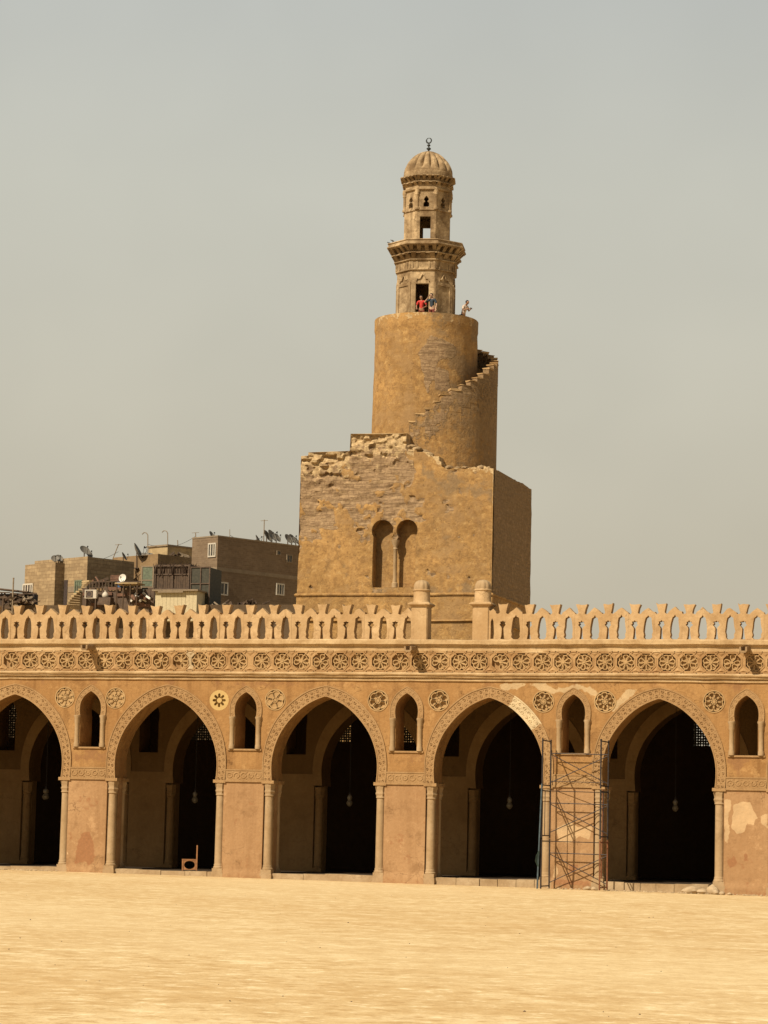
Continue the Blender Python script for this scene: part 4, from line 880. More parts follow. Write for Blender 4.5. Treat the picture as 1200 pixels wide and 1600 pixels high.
for k in (7, 1, 2, 6, 3, 5):
    M = facemat(k, apo1); bm = BM(); ol = [(-.5, 30.0), (-.5, 32.45), (.5, 32.45), (.5, 30.0)]; il = [(-.36, 30.0), (-.36, 32.28), (-.25, 32.28), (.25, 32.28), (.36, 32.28), (.36, 30.0)]
    for a, b in zip(((-.62, -.42), (.42, .62)), (0, 0)): box(bm, a[0], a[1], -.05, .02, 29.95, 32.62, M)
    box(bm, -.42, .42, -.05, .02, 32.44, 32.62, M); tw('blind_arch_frame', bm, 'minaret_stone')
for k in (0, 1, 7, 2, 6):
    M = facemat(k, apo1); bm = BM()
    zt = 32.62
    for s in (-1, 1): tube(bm, [M @ Vector((s*.36, -.03, zt+.02)), M @ Vector((s*.30, -.035, zt+.16)), M @ Vector((s*.16, -.035, zt+.17)), M @ Vector((s*.09, -.035, zt+.33)), M @ Vector((0, -.035, zt+.46))], .04, 6)
    tw('ogee_moulding', bm, 'minaret_stone')
bm = BM(); octo(bm, [(1.72, 33.26), (1.80, 33.30), (1.80, 33.36), (1.75, 33.40), (1.80, 33.80), (1.90, 33.85), (1.90, 33.9)]); 
for k in range(8):
    M = facemat(k, 1.76*math.cos(R(22.5)))
    for x in (-.62, -.34, .34, .62): box(bm, x-.05, x+.05, -.05, .05, 33.38, 33.84, M)
tw('panel_band', bm, 'minaret_stone')
def muq(bm, k, R0, R1, z0, z1, cols, rows):
    """stacked corbel cells, each a small niche hood"""
    for r in range(rows):
        t0, t1 = r/rows, (r+1)/rows; ra = R0+(R1-R0)*t1; apo = ra*math.cos(R(22.5)); hw = ra*math.sin(R(22.5)); M = facemat(k, apo); za, zb = z0+(z1-z0)*t0, z0+(z1-z0)*t1
        n = cols+(r % 2); w = 2*hw/n
        for i in range(n):
            x = -hw+w*(i+.5); hwid = w*.2
            q = [M @ Vector((x-hwid, .46, za-.06)), M @ Vector((x+hwid, .46, za-.06)), M @ Vector((x+hwid*1.3, -.0, zb-.04)), M @ Vector((x-hwid*1.3, -.0, zb-.04)), M @ Vector((x-hwid*1.3, .0, zb)), M @ Vector((x+hwid*1.3, .0, zb)), M @ Vector((x+hwid, .46, zb)), M @ Vector((x-hwid, .46, zb))]
            v = [bm.verts.new(p) for p in q]
            for f in ((0, 1, 2, 3), (3, 2, 5, 4), (4, 5, 6, 7), (0, 3, 4, 7), (1, 6, 5, 2)): bm.faces.new([v[j] for j in f])
        box(bm, -hw-.01, hw+.01, .03, .36, zb-.07, zb, M)
bm = BM()
for k in range(8): muq(bm, k, 1.88, 2.28, 33.87, 34.68, 3, 2)
octo(bm, [(1.74, 33.85), (1.80, 34.66)]); tw('stalactite_corbel', bm, 'minaret_stone')
bm = BM(); octo(bm, [(2.26, 34.64), (2.33, 34.68), (2.33, 34.74), (2.25, 34.78), (2.25, 34.90), (2.30, 34.92), (2.28, 34.97), (1.2, 34.98)]); tw('balcony', bm, 'minaret_stone')
OROT[0] = R(13)
def key_hole(c=0.0, z=36.98): return [(c-.16, z), (c-.16, z+.22), (c-.06, z+.31), (c-.15, z+.42), (c-.09, z+.53), (c, z+.64), (c+.09, z+.53), (c+.15, z+.42), (c+.06, z+.31), (c+.16, z+.22), (c+.16, z)]
OP = {k: [key_hole()] for k in range(8)}
OP[0] = [rect(-.36, .24, 34.99, 36.42), key_hole(-.02)]; OP[4] = [rect(-.34, .28, 35.1, 36.32), key_hole()]
OP = {k: [list(h) for h in v] for k, v in OP.items()}
oct_wall('upper_lantern', R2_, 34.9, 38.0, .22, OP)
bm = BM()
for k in range(8):
    a = OROT[0]+R(22.5)+2*math.pi*k/8; c = (OC.x+1.37*math.cos(a), OC.y+1.37*math.sin(a), 0)
    b2 = BM(); lathe(b2, [(.14, 36.82), (.14, 36.92), (.095, 36.96), (.095, 37.62), (.13, 37.68), (.11, 37.76), (.15, 37.86), (.15, 37.95)], 10, c); tw('corner_colonnette', b2, 'minaret_stone')
octo(bm, [(1.40, 36.74), (1.44, 36.78), (1.44, 36.84), (1.38, 36.88)]); tw('string_course', bm, 'minaret_stone')
bm = BM(); octo(bm, [(1.40, 37.92), (1.50, 37.97), (1.52, 38.06), (1.34, 38.12), (1.34, 38.8), (1.30, 38.88)])
for k in range(8): muq(bm, k, 1.44, 1.68, 38.1, 38.80, 3, 2)
tw('upper_stalactite_corbel', bm, 'minaret_stone')
bm = BM(); lathe(bm, [(1.30, 38.75), (1.36, 38.8), (1.40, 39.05), (1.38, 39.12)], 48, (OC.x, OC.y, 0)); tw('dome_drum', bm, 'minaret_stone')
bm = BM(); prof = [(1.36, 39.05), (1.385, 39.2), (1.33, 39.45), (1.19, 39.74), (.97, 40.02), (.68, 40.26), (.35, 40.42), (.06, 40.5)]; prof = spline(prof, 3)
lathe(bm, prof, 160, (OC.x, OC.y, 0), lambda a, z: 1-.2*(1-abs(math.sin(8*a)))**1.6*min(1, max(0, (z-39.15)*3))); tw('ribbed_dome', bm, 'minaret_stone', angle=60)
bm = BM(); lathe(bm, [(.05, 40.45), (.05, 40.56), (.13, 40.63), (.13, 40.67), (.04, 40.74), (.04, 40.78), (.10, 40.83), (.10, 40.86), (.035, 40.92), (.03, 40.99)], 12, (OC.x, OC.y, 0))
tube(bm, [(OC.x+.145*math.sin(R(a)), OC.y, 41.13+.145*math.cos(R(a))) for a in range(6, 355, 12)], [.022+.024*math.sin(math.pi*i/29) for i in range(30)], 8); tw('crescent_finial', bm, 'finial_metal', angle=60)

# ------------------------------------------------------------------ people on the platform
def chain(bm, lay, pts, prev=None):
    last = prev
    for p, r in pts:
        v = bm.verts.new(p); v[lay].radius = (r, r)
        if last is not None: bm.edges.new((last, v))
        last = v
    return last
def skin_obj(name, build, mat, parent, lv=1):
    bm = BM(); lay = bm.verts.layers.skin.verify(); root = build(bm, lay); me = bpy.data.meshes.new(name)
    bm.verts.index_update(); root[lay].use_root = True; bm.to_mesh(me); bm.free(); o = link(name, me, mat, parent, smooth=False)
    md = o.modifiers.new('skin', 'SKIN'); md.use_smooth_shade = True; sd = o.modifiers.new('sub', 'SUBSURF'); sd.levels = lv; sd.render_levels = lv
    return o
def person(label, loc, rz, arms, shirt, trous, skin, lean=0.0, head=(0, 0), scale=1.0):
    """faces -y locally; arms: for left, right: elbow, wrist, finger direction"""
    P = empty('person', loc, rz); tag(P, label, 'person'); P.scale = (scale,)*3
    L = lambda x, y, z: Vector((x, y-lean*max(0, z-.95), z-.12*lean*lean*max(0, z-.95)))
    sh = {s: L(s*.19, 0, 1.40) for s in (-1, 1)}
    def hand(bm, lay, w, d):
        d = d.normalized(); sd = d.cross(Vector((0, 0, 1))); sd = sd.normalized() if sd.length > .1 else Vector((1, 0, 0)); nm = sd.cross(d)
        c1 = chain(bm, lay, [(w.co+d*.05, .034)], w)
        for i, (off, ln) in enumerate(((-.032, .075), (-.011, .09), (.011, .084), (.032, .065))):
            chain(bm, lay, [(c1.co+d*.045+sd*off, .011), (c1.co+d*(.045+ln*.5)+sd*off*1.1-nm*.008, .0095), (c1.co+d*(.04+ln*.95)+sd*off*1.1-nm*.03, .008)], c1)
        chain(bm, lay, [(w.co+d*.045+sd*.048, .013), (w.co+d*.085+sd*.062-nm*.012, .010)], w)
    def body(bm, lay):
        root = bm.verts.new(L(0, 0, .95)); root[lay].radius = (.13, .11)
        ch_ = chain(bm, lay, [(L(0, .01, 1.12), .115), (L(0, .0, 1.30), .125), (L(0, .0, 1.42), .09), (L(0, .0, 1.50), .052)], root)
        hd = L(0, -.02, 1.60)+Vector((head[0]*.04, head[1]*-.05, -.02*abs(head[1])))
        n_ = chain(bm, lay, [(hd, .088), (hd+Vector((head[0]*.03, -.01+head[1]*-.03, .07)), .092), (hd+Vector((head[0]*.05, head[1]*-.05, .13)), .06)], ch_)
        chest = [e_ for e_ in bm.verts if abs(e_.co.z-L(0, 0, 1.42).z) < .02][0]
        for s, (el, wr, fd) in zip((-1, 1), arms):
            a = chain(bm, lay, [(sh[s], .058), (sh[s].lerp(L(*el), .5), .048), (L(*el), .040), (L(*el).lerp(L(*wr), .5), .036), (L(*wr), .026)], chest); hand(bm, lay, a, Vector(fd))
        for s in (-1, 1): chain(bm, lay, [(Vector((s*.10, 0, .86)), .095), (Vector((s*.11, -.01, .50)), .062), (Vector((s*.11, .01, .28)), .055), (Vector((s*.11, .02, .08)), .038), (Vector((s*.12, -.10, .035)), .035), (Vector((s*.125, -.17, .03)), .028)], root)
        return root
    b = skin_obj('body', body, skin, P)
    hd = L(0, -.02, 1.60)+Vector((head[0]*.04, head[1]*-.05, -.02*abs(head[1])))
    bm = BM(); tube(bm, [hd+Vector((0, -.085, .055)), hd+Vector((0, -.112, .03)), hd+Vector((0, -.09, .015))], [.008, .016, .010], 6); obj('nose', bm, skin, P)
    bm = BM()
    for s in (-1, 1):
        r_ = bmesh.ops.create_uvsphere(bm, u_segments=8, v_segments=6, radius=.011)
        for v in r_['verts']: v.co += hd+Vector((s*.033, -.088, .055))
    box(bm, hd.x-.025, hd.x+.025, hd.y-.092, hd.y-.08, hd.z-.027, hd.z-.018); obj('eyes_and_mouth', bm, 'hair_dark', P)
    bm = BM(); r_ = bmesh.ops.create_uvsphere(bm, u_segments=14, v_segments=10, radius=1)
    for v in r_['verts']:
        q = v.co.copy(); v.co = hd+Vector((q.x*.102+head[0]*.03, .014+q.y*.112, .085+max(q.z, -.75-(.5 if q.y > 0 else 0))*.105+(.02 if q.y < -.3 and q.z < .2 else 0)))
        if q.y < -.45 and q.z < .45: v.co.y = hd.y-.045; v.co.z = max(v.co.z, hd.z+.105)
    obj('hair', bm, 'hair_dark', P, 60)
    def shirt_b(bm, lay):
        root = bm.verts.new(L(0, 0, .90)); root[lay].radius = (.15, .13)
        c = chain(bm, lay, [(L(0, .01, 1.10), .135), (L(0, 0, 1.30), .145), (L(0, 0, 1.43), .10)], root); chest = [e_ for e_ in bm.verts if abs(e_.co.z-L(0, 0, 1.43).z) < .02][0]
        for s, (el, wr, fd) in zip((-1, 1), arms): chain(bm, lay, [(sh[s], .078), (sh[s].lerp(L(*el), .55), .066), (sh[s].lerp(L(*el), .8), .06)], chest)
        return root
    skin_obj('shirt', shirt_b, shirt, P)
    def tr_b(bm, lay):
        root = bm.verts.new(Vector((0, 0, .95))); root[lay].radius = (.14, .125)
        for s in (-1, 1): chain(bm, lay, [(Vector((s*.10, 0, .84)), .11), (Vector((s*.11, -.01, .50)), .08), (Vector((s*.11, .01, .12)), .065)], root)
        return root
    skin_obj('trousers', tr_b, trous, P)
    return P
DN = (0, -.1, -1)
person('person in a red shirt with dark hair leaning at the dark tower doorway', at(659, 463, 34.1)-Vector((0, 0, 1.66)), R(12), [((-.30, -.02, 1.14), (-.26, -.20, .98), (0, -1, -.4)), ((.32, -.05, 1.15), (.14, -.22, 1.02), (-.6, -.6, -.3))], 'red_cloth', 'dark_red_cloth', 'skin', .12, (-.5, .4), .96)
person('person in a dark navy shirt raising one hand to the face beside the doorway', at(675.5, 459.5, 34.0)-Vector((0, 0, 1.74)), R(-10), [((-.40, -.16, 1.25), (-.12, -.20, 1.53), (.35, -.1, 1)), ((.30, -.03, 1.12), (.27, -.12, .88), DN)], 'navy_cloth', 'maroon_cloth', 'pale_skin', .05, (-.4, .2), 1.0)
p3 = person('person in a pale beige top bending over a phone at the tower rim', at(723.5, 476, 36.9)-Vector((0, 0, 1.50)), R(62), [((-.25, -.14, 1.16), (-.10, -.38, 1.22), (.2, -1, .1)), ((.25, -.14, 1.16), (.10, -.38, 1.22), (-.2, -1, .1))], 'beige_cloth', 'grey_cloth', 'skin', .42, (0, .9), .98)
ph = bpy.data.objects.new('phone', bpy.data.meshes.new('phone')); COL.objects.link(ph)
bm = BM(); box(bm, -.08, .08, -.01, .01, -.04, .04); bmesh.ops.bevel(bm, geom=bm.edges[:], offset=.006, segments=2, affect='EDGES'); bm.to_mesh(ph.data); bm.free(); ph.data.materials.append(MATS['black_metal'])
c_, s_ = math.cos(R(62)), math.sin(R(62)); q = Vector((0, -.50-.42*.27, 1.24)); ph.location = p3.location+Vector((c_*q.x-s_*q.y, s_*q.x+c_*q.y, q.z))*.98; ph.rotation_euler = (R(50), 0, R(62)); tag(ph, 'dark phone held by the bending person at the tower rim', 'phone')
# pigeons on the balcony edge
pg = None
for (px, py, lab) in ((620, 376, 'small grey pigeon perched at the left corner of the balcony rim'), (637, 372.5, 'small grey pigeon perched near the lantern on the balcony rim')):
    if pg is None:
        bm = BM(); lathe(bm, [(.01, -.17), (.04, -.13), (.05, -.08), (.07, .0), (.06, .08), (.035, .12), (.045, .17), (.03, .21), (.008, .25)], 10); bmesh.ops.rotate(bm, verts=bm.verts[:], cent=(0, 0, 0), matrix=Matrix.Rotation(R(-65), 3, 'Y')); tube(bm, [(0, .02, -.02), (0, .02, -.14)], .01, 5); tube(bm, [(0, -.02, -.02), (0, -.02, -.14)], .01, 5)
        bmesh.ops.scale(bm, vec=(.62,)*3, verts=bm.verts[:]); pg = obj('pigeon', bm, 'pigeon_grey', None, 60); o = pg
    else: o = pg.copy(); COL.objects.link(o)
    a = R(205 if px < 630 else 222); o.location = (OC.x+2.15*math.cos(a), OC.y+2.15*math.sin(a), 34.97+.085); tag(o, lab, 'bird', 'pigeons on the balcony')

# ------------------------------------------------------------------ houses behind the left parapet
PHI = R(62)
UU = Vector((math.cos(PHI), math.sin(PHI), 0)); VV = Vector((-math.sin(PHI), math.cos(PHI), 0))
class House:
    """corner at a pixel; local +X runs back-right (shaded face, y = 0), local +Y runs back-left (sunlit face, x = 0)"""
    def __init__(s, px, py, Y, label):
        s.P = at(px, py, Y); s.zr = s.P.z; s.e = empty('apartment_building', (s.P.x, s.P.y, 0), PHI); tag(s.e, label, 'building', 'houses behind the parapet')
    def loc(s, px, py, face):
        q = at_plane(px, py, s.P, VV if face == 'shade' else UU); d = q-Vector((s.P.x, s.P.y, 0)); return Vector((d.dot(UU), d.dot(VV), q.z))
    def walls(s, Lx, Ly, mat, name='wall', x0=0, y0=0, z1=None, z0=-.3, rim=True):
        bm = BM(); z1 = z1 or s.zr; box(bm, x0, x0+Lx, y0, y0+Ly, z0, z1-.25)
        if rim:
            for b in ((x0, x0+.22, y0, y0+Ly), (x0+.22, x0+Lx, y0, y0+.22), (x0+Lx-.22, x0+Lx, y0+.22, y0+Ly), (x0+.22, x0+Lx-.22, y0+Ly-.22, y0+Ly)):
                box(bm, b[0], b[1], b[2], b[3], z1-.25, z1+random.uniform(-.0, .04))
        return obj(name, bm, mat, s.e)
    def window(s, px0, py0, px1, py1, face, frame='white_paint', pane='dark_glass', bars=2):
        a = s.loc(px0, py0, face); b = s.loc(px1, py1, face); z0, z1 = min(a.z, b.z), max(a.z, b.z)
        if face == 'shade': M = Matrix.Translation((min(a.x, b.x), 0, z0)); w = abs(a.x-b.x)
        else: M = Matrix.Translation((0, max(a.y, b.y), z0)) @ Matrix.Rotation(R(-90), 4, 'Z'); w = abs(a.y-b.y)
        h = z1-z0; bm = BM(); t = min(.11, w*.12)
        for q in ((0, t, 0, h), (w-t, w, 0, h), (t, w-t, 0, t), (t, w-t, h-t, h)): box(bm, q[0], q[1], -.07, .02, q[2], q[3], M)
        for k in range(1, bars+1): x = w*k/(bars+1); box(bm, x-t*.45, x+t*.45, -.06, .02, t, h-t, M)
        f = obj('window', bm, frame, s.e); bm = BM(); box(bm, t*.9, w-t*.9, -.03, .03, t*.9, h-t*.9, M); obj('pane', bm, pane, f)
        return f
    def band(s, z, h, Lx, Ly, mat='concrete'):
        bm = BM(); box(bm, -.03, Lx, -.03, .0, z, z+h); box(bm, -.03, .0, .0, Ly, z, z+h); obj('floor_band', bm, mat, s.e)
# large dark brick house
h1 = House(340.5, 838, 75, 'large dark brick house with white framed windows directly left of the minaret')
Ly1 = h1.loc(300.5, 845, 'lit').y; h1.walls(15, Ly1, 'dark_brick'); zb = h1.loc(341, 892, 'shade').z; h1.band(zb, .28, 15, Ly1)
h1.band(h1.zr-.02, .10, 15, Ly1)
h1.window(326, 849, 337.5, 870, 'lit'); h1.window(330, 902, 337, 922, 'lit'); h1.window(343.5, 909, 355.5, 931, 'shade', 'white_paint', 'dark_glass', 1); h1.window(431.5, 911, 443.5, 931, 'shade'); h1.window(447.5, 866, 456, 880, 'shade', 'concrete', 'dark_glass', 1)
h1.window(432, 860, 438, 868, 'shade', 'concrete', 'dark_glass', 0)
# block house, two wings
h2 = House(137, 870, 78, 'tan block house with dark shuttered window and green shutters at the far left')
Ly2 = h2.loc(54, 884, 'lit').y; Lx2 = h2.loc(186, 880, 'shade').x
h2.walls(Lx2+1.5, Ly2, 'block_brick')
A = h2.loc(108, 875, 'lit'); w0 = h2.loc(97, 877, 'lit')
bm = BM(); ww = 0.9; yw = A.y+ww*0.55; box(bm, -ww, -.004, yw, Ly2-.0, -.3, h2.zr-.35); obj('wing', bm, 'block_brick', h2.e)
h2.band(h2.zr-2.6, .45, Lx2, A.y-.02); h2.window(117.5, 907, 128, 926, 'lit', 'shutter_green', 'shutter_green', 2)
b_ = h2.loc(107, 906, 'lit'); bm = BM(); box(bm, -.03, .02, A.y+.05, A.y+.05+.42, 0, b_.z); obj('recess_shade_panel', bm, 'dark_slat', h2.e)  # thin dark panel on the wall, painted in place of a shaded gap
fwin = h2.window(51, 914, 66, 934, 'lit', 'white_paint', 'dark_slat', 3)
for o in [fwin]: o.location.x = -ww
# plaster house
h3 = House(247, 866, 83, 'ochre plastered house with satellite dishes on its edge behind the wooden shack')
Ly3 = h3.loc(176, 879, 'lit').y; h3.walls(6, Ly3, 'house_plaster')
h4 = House(262, 853, 88, 'small pale rooftop room with peeling plaster beside the dark brick house')
h4.walls(4.2, h4.loc(232, 858, 'lit').y, 'pale_house_plaster')
bm = BM(); box(bm, -.1, 4.3, -.1, h4.loc(232, 858, 'lit').y+.1, h4.zr, h4.zr+.12); obj('roof', bm, 'concrete', h4.e)
# low terrace house in front
p = at(-30, 946, 66); p2 = at(470, 946, 66)
lowb = empty('terrace_house', (p.x, 66, 0)); tag(lowb, 'low brown terrace house whose cluttered roof shows just above the left merlons', 'building')
bm = BM(); box(bm, 0, p2.x-p.x, 0, 8, -.3, p.z); obj('wall', bm, 'old_wall', lowb)
zt0 = p.z

# rooftop clutter, all standing on the terrace house
YT = 66.6
def prop(name, label, cat, px, Y=YT, z=None, group=None):
    q = at(px, 946, Y); e_ = empty(name, (q.x, Y, zt0 if z is None else z)); tag(e_, label, cat, group); return e_, q.x
def X(px, Y=YT): return at(px, 900, Y).x
def Z(py, Y=YT, px=200): return at(px, py, Y).z
# wooden shack
e_, x0 = prop('wooden_shack', 'dark wooden rooftop shack with ragged thatched top above the cream panel shed', 'shack', 240)
w = X(295)-X(240); zt = Z(879)-zt0; zb = Z(921)-zt0
bm = BM(); n = 16
for k in range(n): box(bm, w*k/n+.008, w*(k+1)/n-.008, 0+random.uniform(0, .03), .1, 0, zb+(zt-zb)*.52, jit=.006)
box(bm, 0, w, .1, 2.6, 0, zt-.15); obj('wall', bm, 'old_wood', e_)
bm = BM()
for x in (0.02, w*.5, w-.1): box(bm, x, x+.09, -.06, 0, 0, zt-.2)
for z in (zb, zb+(zt-zb)*.53, zt-.28): box(bm, 0, w, -.05, .0, z, z+.08)
obj('frame', bm, 'junk_brown', e_)
bm = BM()
for k in range(220): x = random.uniform(-.1, w+.1); y = random.uniform(-.2, 2.5); a = random.uniform(-.6, .6); tube(bm, [(x, y, zt-.75-random.random()*.2), (x+a*.3, y-.08, zt-.1+random.uniform(-.1, .12))], [.035, .012], 4)
obj('thatch', bm, 'thatch', e_)
# framed cabin left of it
e_, x0 = prop('glazed_cabin', 'grey green framed glass cabin left of the wooden shack', 'cabin', 219)
w = X(239)-X(219); zt = Z(884)-zt0; bm = BM(); box(bm, .06, w-.06, .05, 2, 0, zt-.05); obj('wall', bm, 'mesh_green', e_)
bm = BM()
for x in (0, w-.1): box(bm, x, x+.1, -.03, .05, 0, zt)
for z in (zt-.1, zt*.45, zt*.62): box(bm, .1, w-.1, -.03, .05, z, z+.08)
obj('frame', bm, 'concrete', e_); bm = BM(); box(bm, .12, w-.12, .0, .048, zt*.45+.1, zt-.12); obj('pane', bm, 'shutter_green', e_)
# netted cage right of it
e_, x0 = prop('netted_cage', 'dark green netted rooftop cage between the wooden shack and the brick house', 'cage', 296)
w = X(327)-X(296); zt = Z(886)-zt0; bm = BM(); box(bm, .03, w-.03, .03, 2.4, 0, zt-.06); obj('net', bm, 'mesh_green', e_)
bm = BM()
for x in (0, w*.5, w-.07): box(bm, x, x+.07, -.04, .03, 0, zt)
for z in (zt-.08, zt*.55): box(bm, .07, w-.07, -.035, .03, z, z+.07)
obj('frame', bm, 'junk_brown', e_)
# cream shed
YS = 65.0; e_, x0 = prop('panel_shed', 'cream panelled shed with thin flat roof just above the merlons', 'shed', 242, YS, zt0-1.2)
w = X(307, YS)-X(242, YS); zt = Z(924, YS)-zt0+1.2; bm = BM(); n = 11
for k in range(n): box(bm, w*k/n+.006, w*(k+1)/n-.006, random.uniform(0, .02), .06, 0, zt-.02)
box(bm, 0, w, .06, 1.8, 0, zt); obj('wall', bm, 'cream_panel', e_)
bm = BM(); box(bm, -.15, w+.15, -.25, 2, zt, zt+.10); box(bm, .3, w*.7, -.28, -.2, zt-.12, zt-.02); obj('roof', bm, 'concrete', e_)
# railing
e_, x0 = prop('roof_railing', 'dark wooden roof railing with balusters behind the air conditioner', 'railing', 138)
w = X(218)-X(138); zt = Z(908)-zt0; zb = Z(919)-zt0; bm = BM()
for z in (zb, zt-.07): box(bm, 0, w, 0, .08, z, z+.07)
obj('rail', bm, 'old_wood', e_)
for k in range(17): bm = BM(); x = w*k/16; box(bm, x, x+.07, .01, .07, zb+.07, zt-.07); obj('baluster', bm, 'old_wood', e_)
bm = BM(); box(bm, -.1, w+.1, .3, 1.5, 0, zb+.02); obj('base', bm, 'house_plaster', e_)
# clutter wall of boards
e_, x0 = prop('board_fence', 'patchwork fence of brown boards and rusty sheets below the roof railing', 'fence', 128, 65.6)
w = X(240, 65.6)-X(128, 65.6); zt = Z(917)-zt0; bm = BM(); x = 0
while x < w: b = random.uniform(.12, .4); box(bm, x, min(w, x+b)-.01, random.uniform(0, .05), .1, -.6, zt*random.uniform(.55, 1.0)); x += b
obj('boards', bm, 'junk_brown', e_)
for k in range(9): bm = BM(); x = random.uniform(0, w-.6); z = random.uniform(-.2, zt-.2); box(bm, x, x+random.uniform(.3, .8), -.06-.004*k, -.01, z, z+random.uniform(.08, .3)); obj('rusty_sheet', bm, 'rust_board', e_)
bm = BM(); box(bm, X(190, 65.6)-x0, X(225, 65.6)-x0, -1.2, .3, zt, zt+.09, jit=.02); obj('awning', bm, 'pale_house_plaster', e_)
bm = BM()
for k in range(4): x = X(190, 65.6)-x0+.1+k*.5; tube(bm, [(x, -1.1, -.6), (x+.03, -1.1, zt)], .045, 6)
obj('awning_post', bm, 'old_wood', e_)
# air conditioner
YA = 64.4; e_, x0 = prop('air_conditioner', 'white boxed air conditioner unit mounted by the spiral stair', 'air conditioner', 131.5, YA, Z(935, YA))
w = X(150, YA)-X(131.5, YA); hh = Z(921, YA)-Z(935, YA); bm = BM(); box(bm, 0, w, 0, .35, 0, hh); bmesh.ops.bevel(bm, geom=bm.edges[:], offset=.02, segments=2, affect='EDGES'); obj('case', bm, 'white_paint', e_)
bm = BM(); M = Matrix.Translation((w*.4, -.012, hh*.5)); box(bm, -w*.3, w*.3, -.01, .02, -hh*.38, hh*.38, M); obj('grille', bm, 'dark_slat', e_)
bm = BM(); M2 = M; ring(bm, circle(w*.4, hh*.5, hh*.34, 18), circle(w*.4, hh*.5, hh*.29, 18), -.035, -.005); obj('fan_ring', bm, 'concrete', e_)
bm = BM(); box(bm, .05, .12, .05, .3, -1.6, 0); box(bm, w-.12, w-.05, .05, .3, -1.6, 0); obj('bracket', bm, 'junk_brown', e_)
# spiral stair of fanned treads
YP = 64.6; e_, x0 = prop('spiral_stair', 'concrete spiral stair with fanned pale treads left of the air conditioner', 'staircase', 122, YP, zt0-1.0)
bm = BM(); tube(bm, [(0, .5, 0), (0, .5, Z(924, YP)-zt0+1.0)], .09, 10); obj('post', bm, 'concrete', e_)
for k in range(13):
    a0 = R(170-k*11); zc = Z(950, YP)-zt0+1.0+k*.155; bm = BM(); r = 1.0
    q = [(0, .5), (r*math.cos(a0), .5-r*abs(math.sin(a0))*.9), (r*math.cos(a0-R(15)), .5-r*abs(math.sin(a0-R(15)))*.9)]
    lo = [bm.verts.new((x, y, zc-.02)) for x, y in q]; hi = [bm.verts.new((x, y, zc+.09)) for x, y in q]; bm.faces.new(lo); bm.faces.new(hi)
    for i in range(3): bm.faces.new((lo[i], lo[(i+1) % 3], hi[(i+1) % 3], hi[i]))
    obj('tread', bm, 'pale_house_plaster', e_)
# barrel, crate, sack
e_, x0 = prop('water_barrel', 'blue plastic barrel by the roof railing under the white dish', 'barrel', 186, 66.2, Z(918.5, 66.2)); bm = BM(); lathe(bm, [(.2, 0), (.22, .02), (.22, .13), (.235, .15), (.235, .19), (.22, .21), (.22, .33), (.235, .35), (.22, .37), (.2, .39), (.06, .4)], 16); obj('drum', bm, 'barrel_blue', e_); bm = BM(); lathe(bm, [(.06, .39), (.06, .43), (.02, .44)], 10, (.08, 0, 0)); obj('lid', bm, 'black_metal', e_)
e_, x0 = prop('wooden_crate', 'brown slatted wooden crate on top of the roof railing', 'crate', 171, 66.9, Z(908, 66.9)); bm = BM(); cw = X(188)-X(171)
for k in range(4): box(bm, 0, cw, 0, .06, .03+k*.11, .11+k*.11, jit=.008)
box(bm, 0, .06, .06, .7, 0, .45); box(bm, cw-.06, cw, .06, .7, 0, .45); box(bm, .06, cw-.06, .6, .66, 0, .44); obj('slats', bm, 'rust_board', e_)
bm = BM(); box(bm, -.3, cw+.2, -.05, .9, -.07, 0); obj('base_board', bm, 'old_wood', e_)
e_, x0 = prop('white_sack', 'white tied sack standing among the roof boards', 'sack', 164, 64.9, Z(934, 64.9)); bm = BM(); lathe(bm, [(.16, 0), (.22, .06), (.23, .2), (.17, .32), (.07, .42), (.05, .46), (.09, .52), (.02, .53)], 14, rad=lambda a, z: 1+.07*math.sin(3*a+z*9)); o = obj('sack', bm, 'white_paint', e_, 60)
bm = BM(); tube(bm, [(.055*math.cos(t*.6), .055*math.sin(t*.6), .44) for t in range(12)], .012, 5); obj('tie', bm, 'old_wood', e_)
bm = BM(); box(bm, -.5, .5, -.3, .4, -.5, 0, jit=.03)
tt = obj('wooden_table', bm, 'junk_brown', None); tt.location = (e_.location.x, 64.9, e_.location.z); tag(tt, 'low brown wooden table carrying the white sack', 'table')
# far left lean-to
YL = 66.2; e_, x0 = prop('lean_to', 'ramshackle dark wooden lean to with boards and rags at the far left edge', 'shack', -12, YL)
w = X(48, YL)-X(-12, YL); bm = BM()
for k in range(60):
    x = random.uniform(0, w); z = random.uniform(-.6, (Z(922, YL)-zt0)*(1-.25*x/w)); M = Matrix.Translation((x, random.uniform(-.4, .5), z)) @ Matrix.Rotation(random.choice([0, R(90), random.uniform(-.5, .5)]), 4, 'Y'); box(bm, 0, random.uniform(.3, 1.2), 0, .05, 0, random.uniform(.06, .16), M)
obj('boards', bm, 'old_wood', e_)
bm = BM(); box(bm, 0, w, .5, 1.2, -.6, (Z(926, YL)-zt0)); obj('wall', bm, 'dark_slat', e_)
bm = BM(); M = Matrix.Rotation(R(6), 4, 'Y'); box(bm, -.1, w*.9, -.3, 1.3, Z(919, YL)-zt0, Z(919, YL)-zt0+.08, M); obj('roof', bm, 'junk_brown', e_)
e_, x0 = prop('roof_pole', 'single grey pole standing up from the far left lean to', 'pole', 19.5, 65.5, zt0-.6); bm = BM(); tube(bm, [(0, 0, 0), (0, 0, Z(903, 65.5)-zt0+.6)], .055, 8); obj('shaft', bm, 'concrete', e_); bm = BM(); lathe(bm, [(.07, 0), (.07, .05), (.02, .07)], 8, (0, 0, Z(903, 65.5)-zt0+.6)); obj('cap', bm, 'concrete', e_)

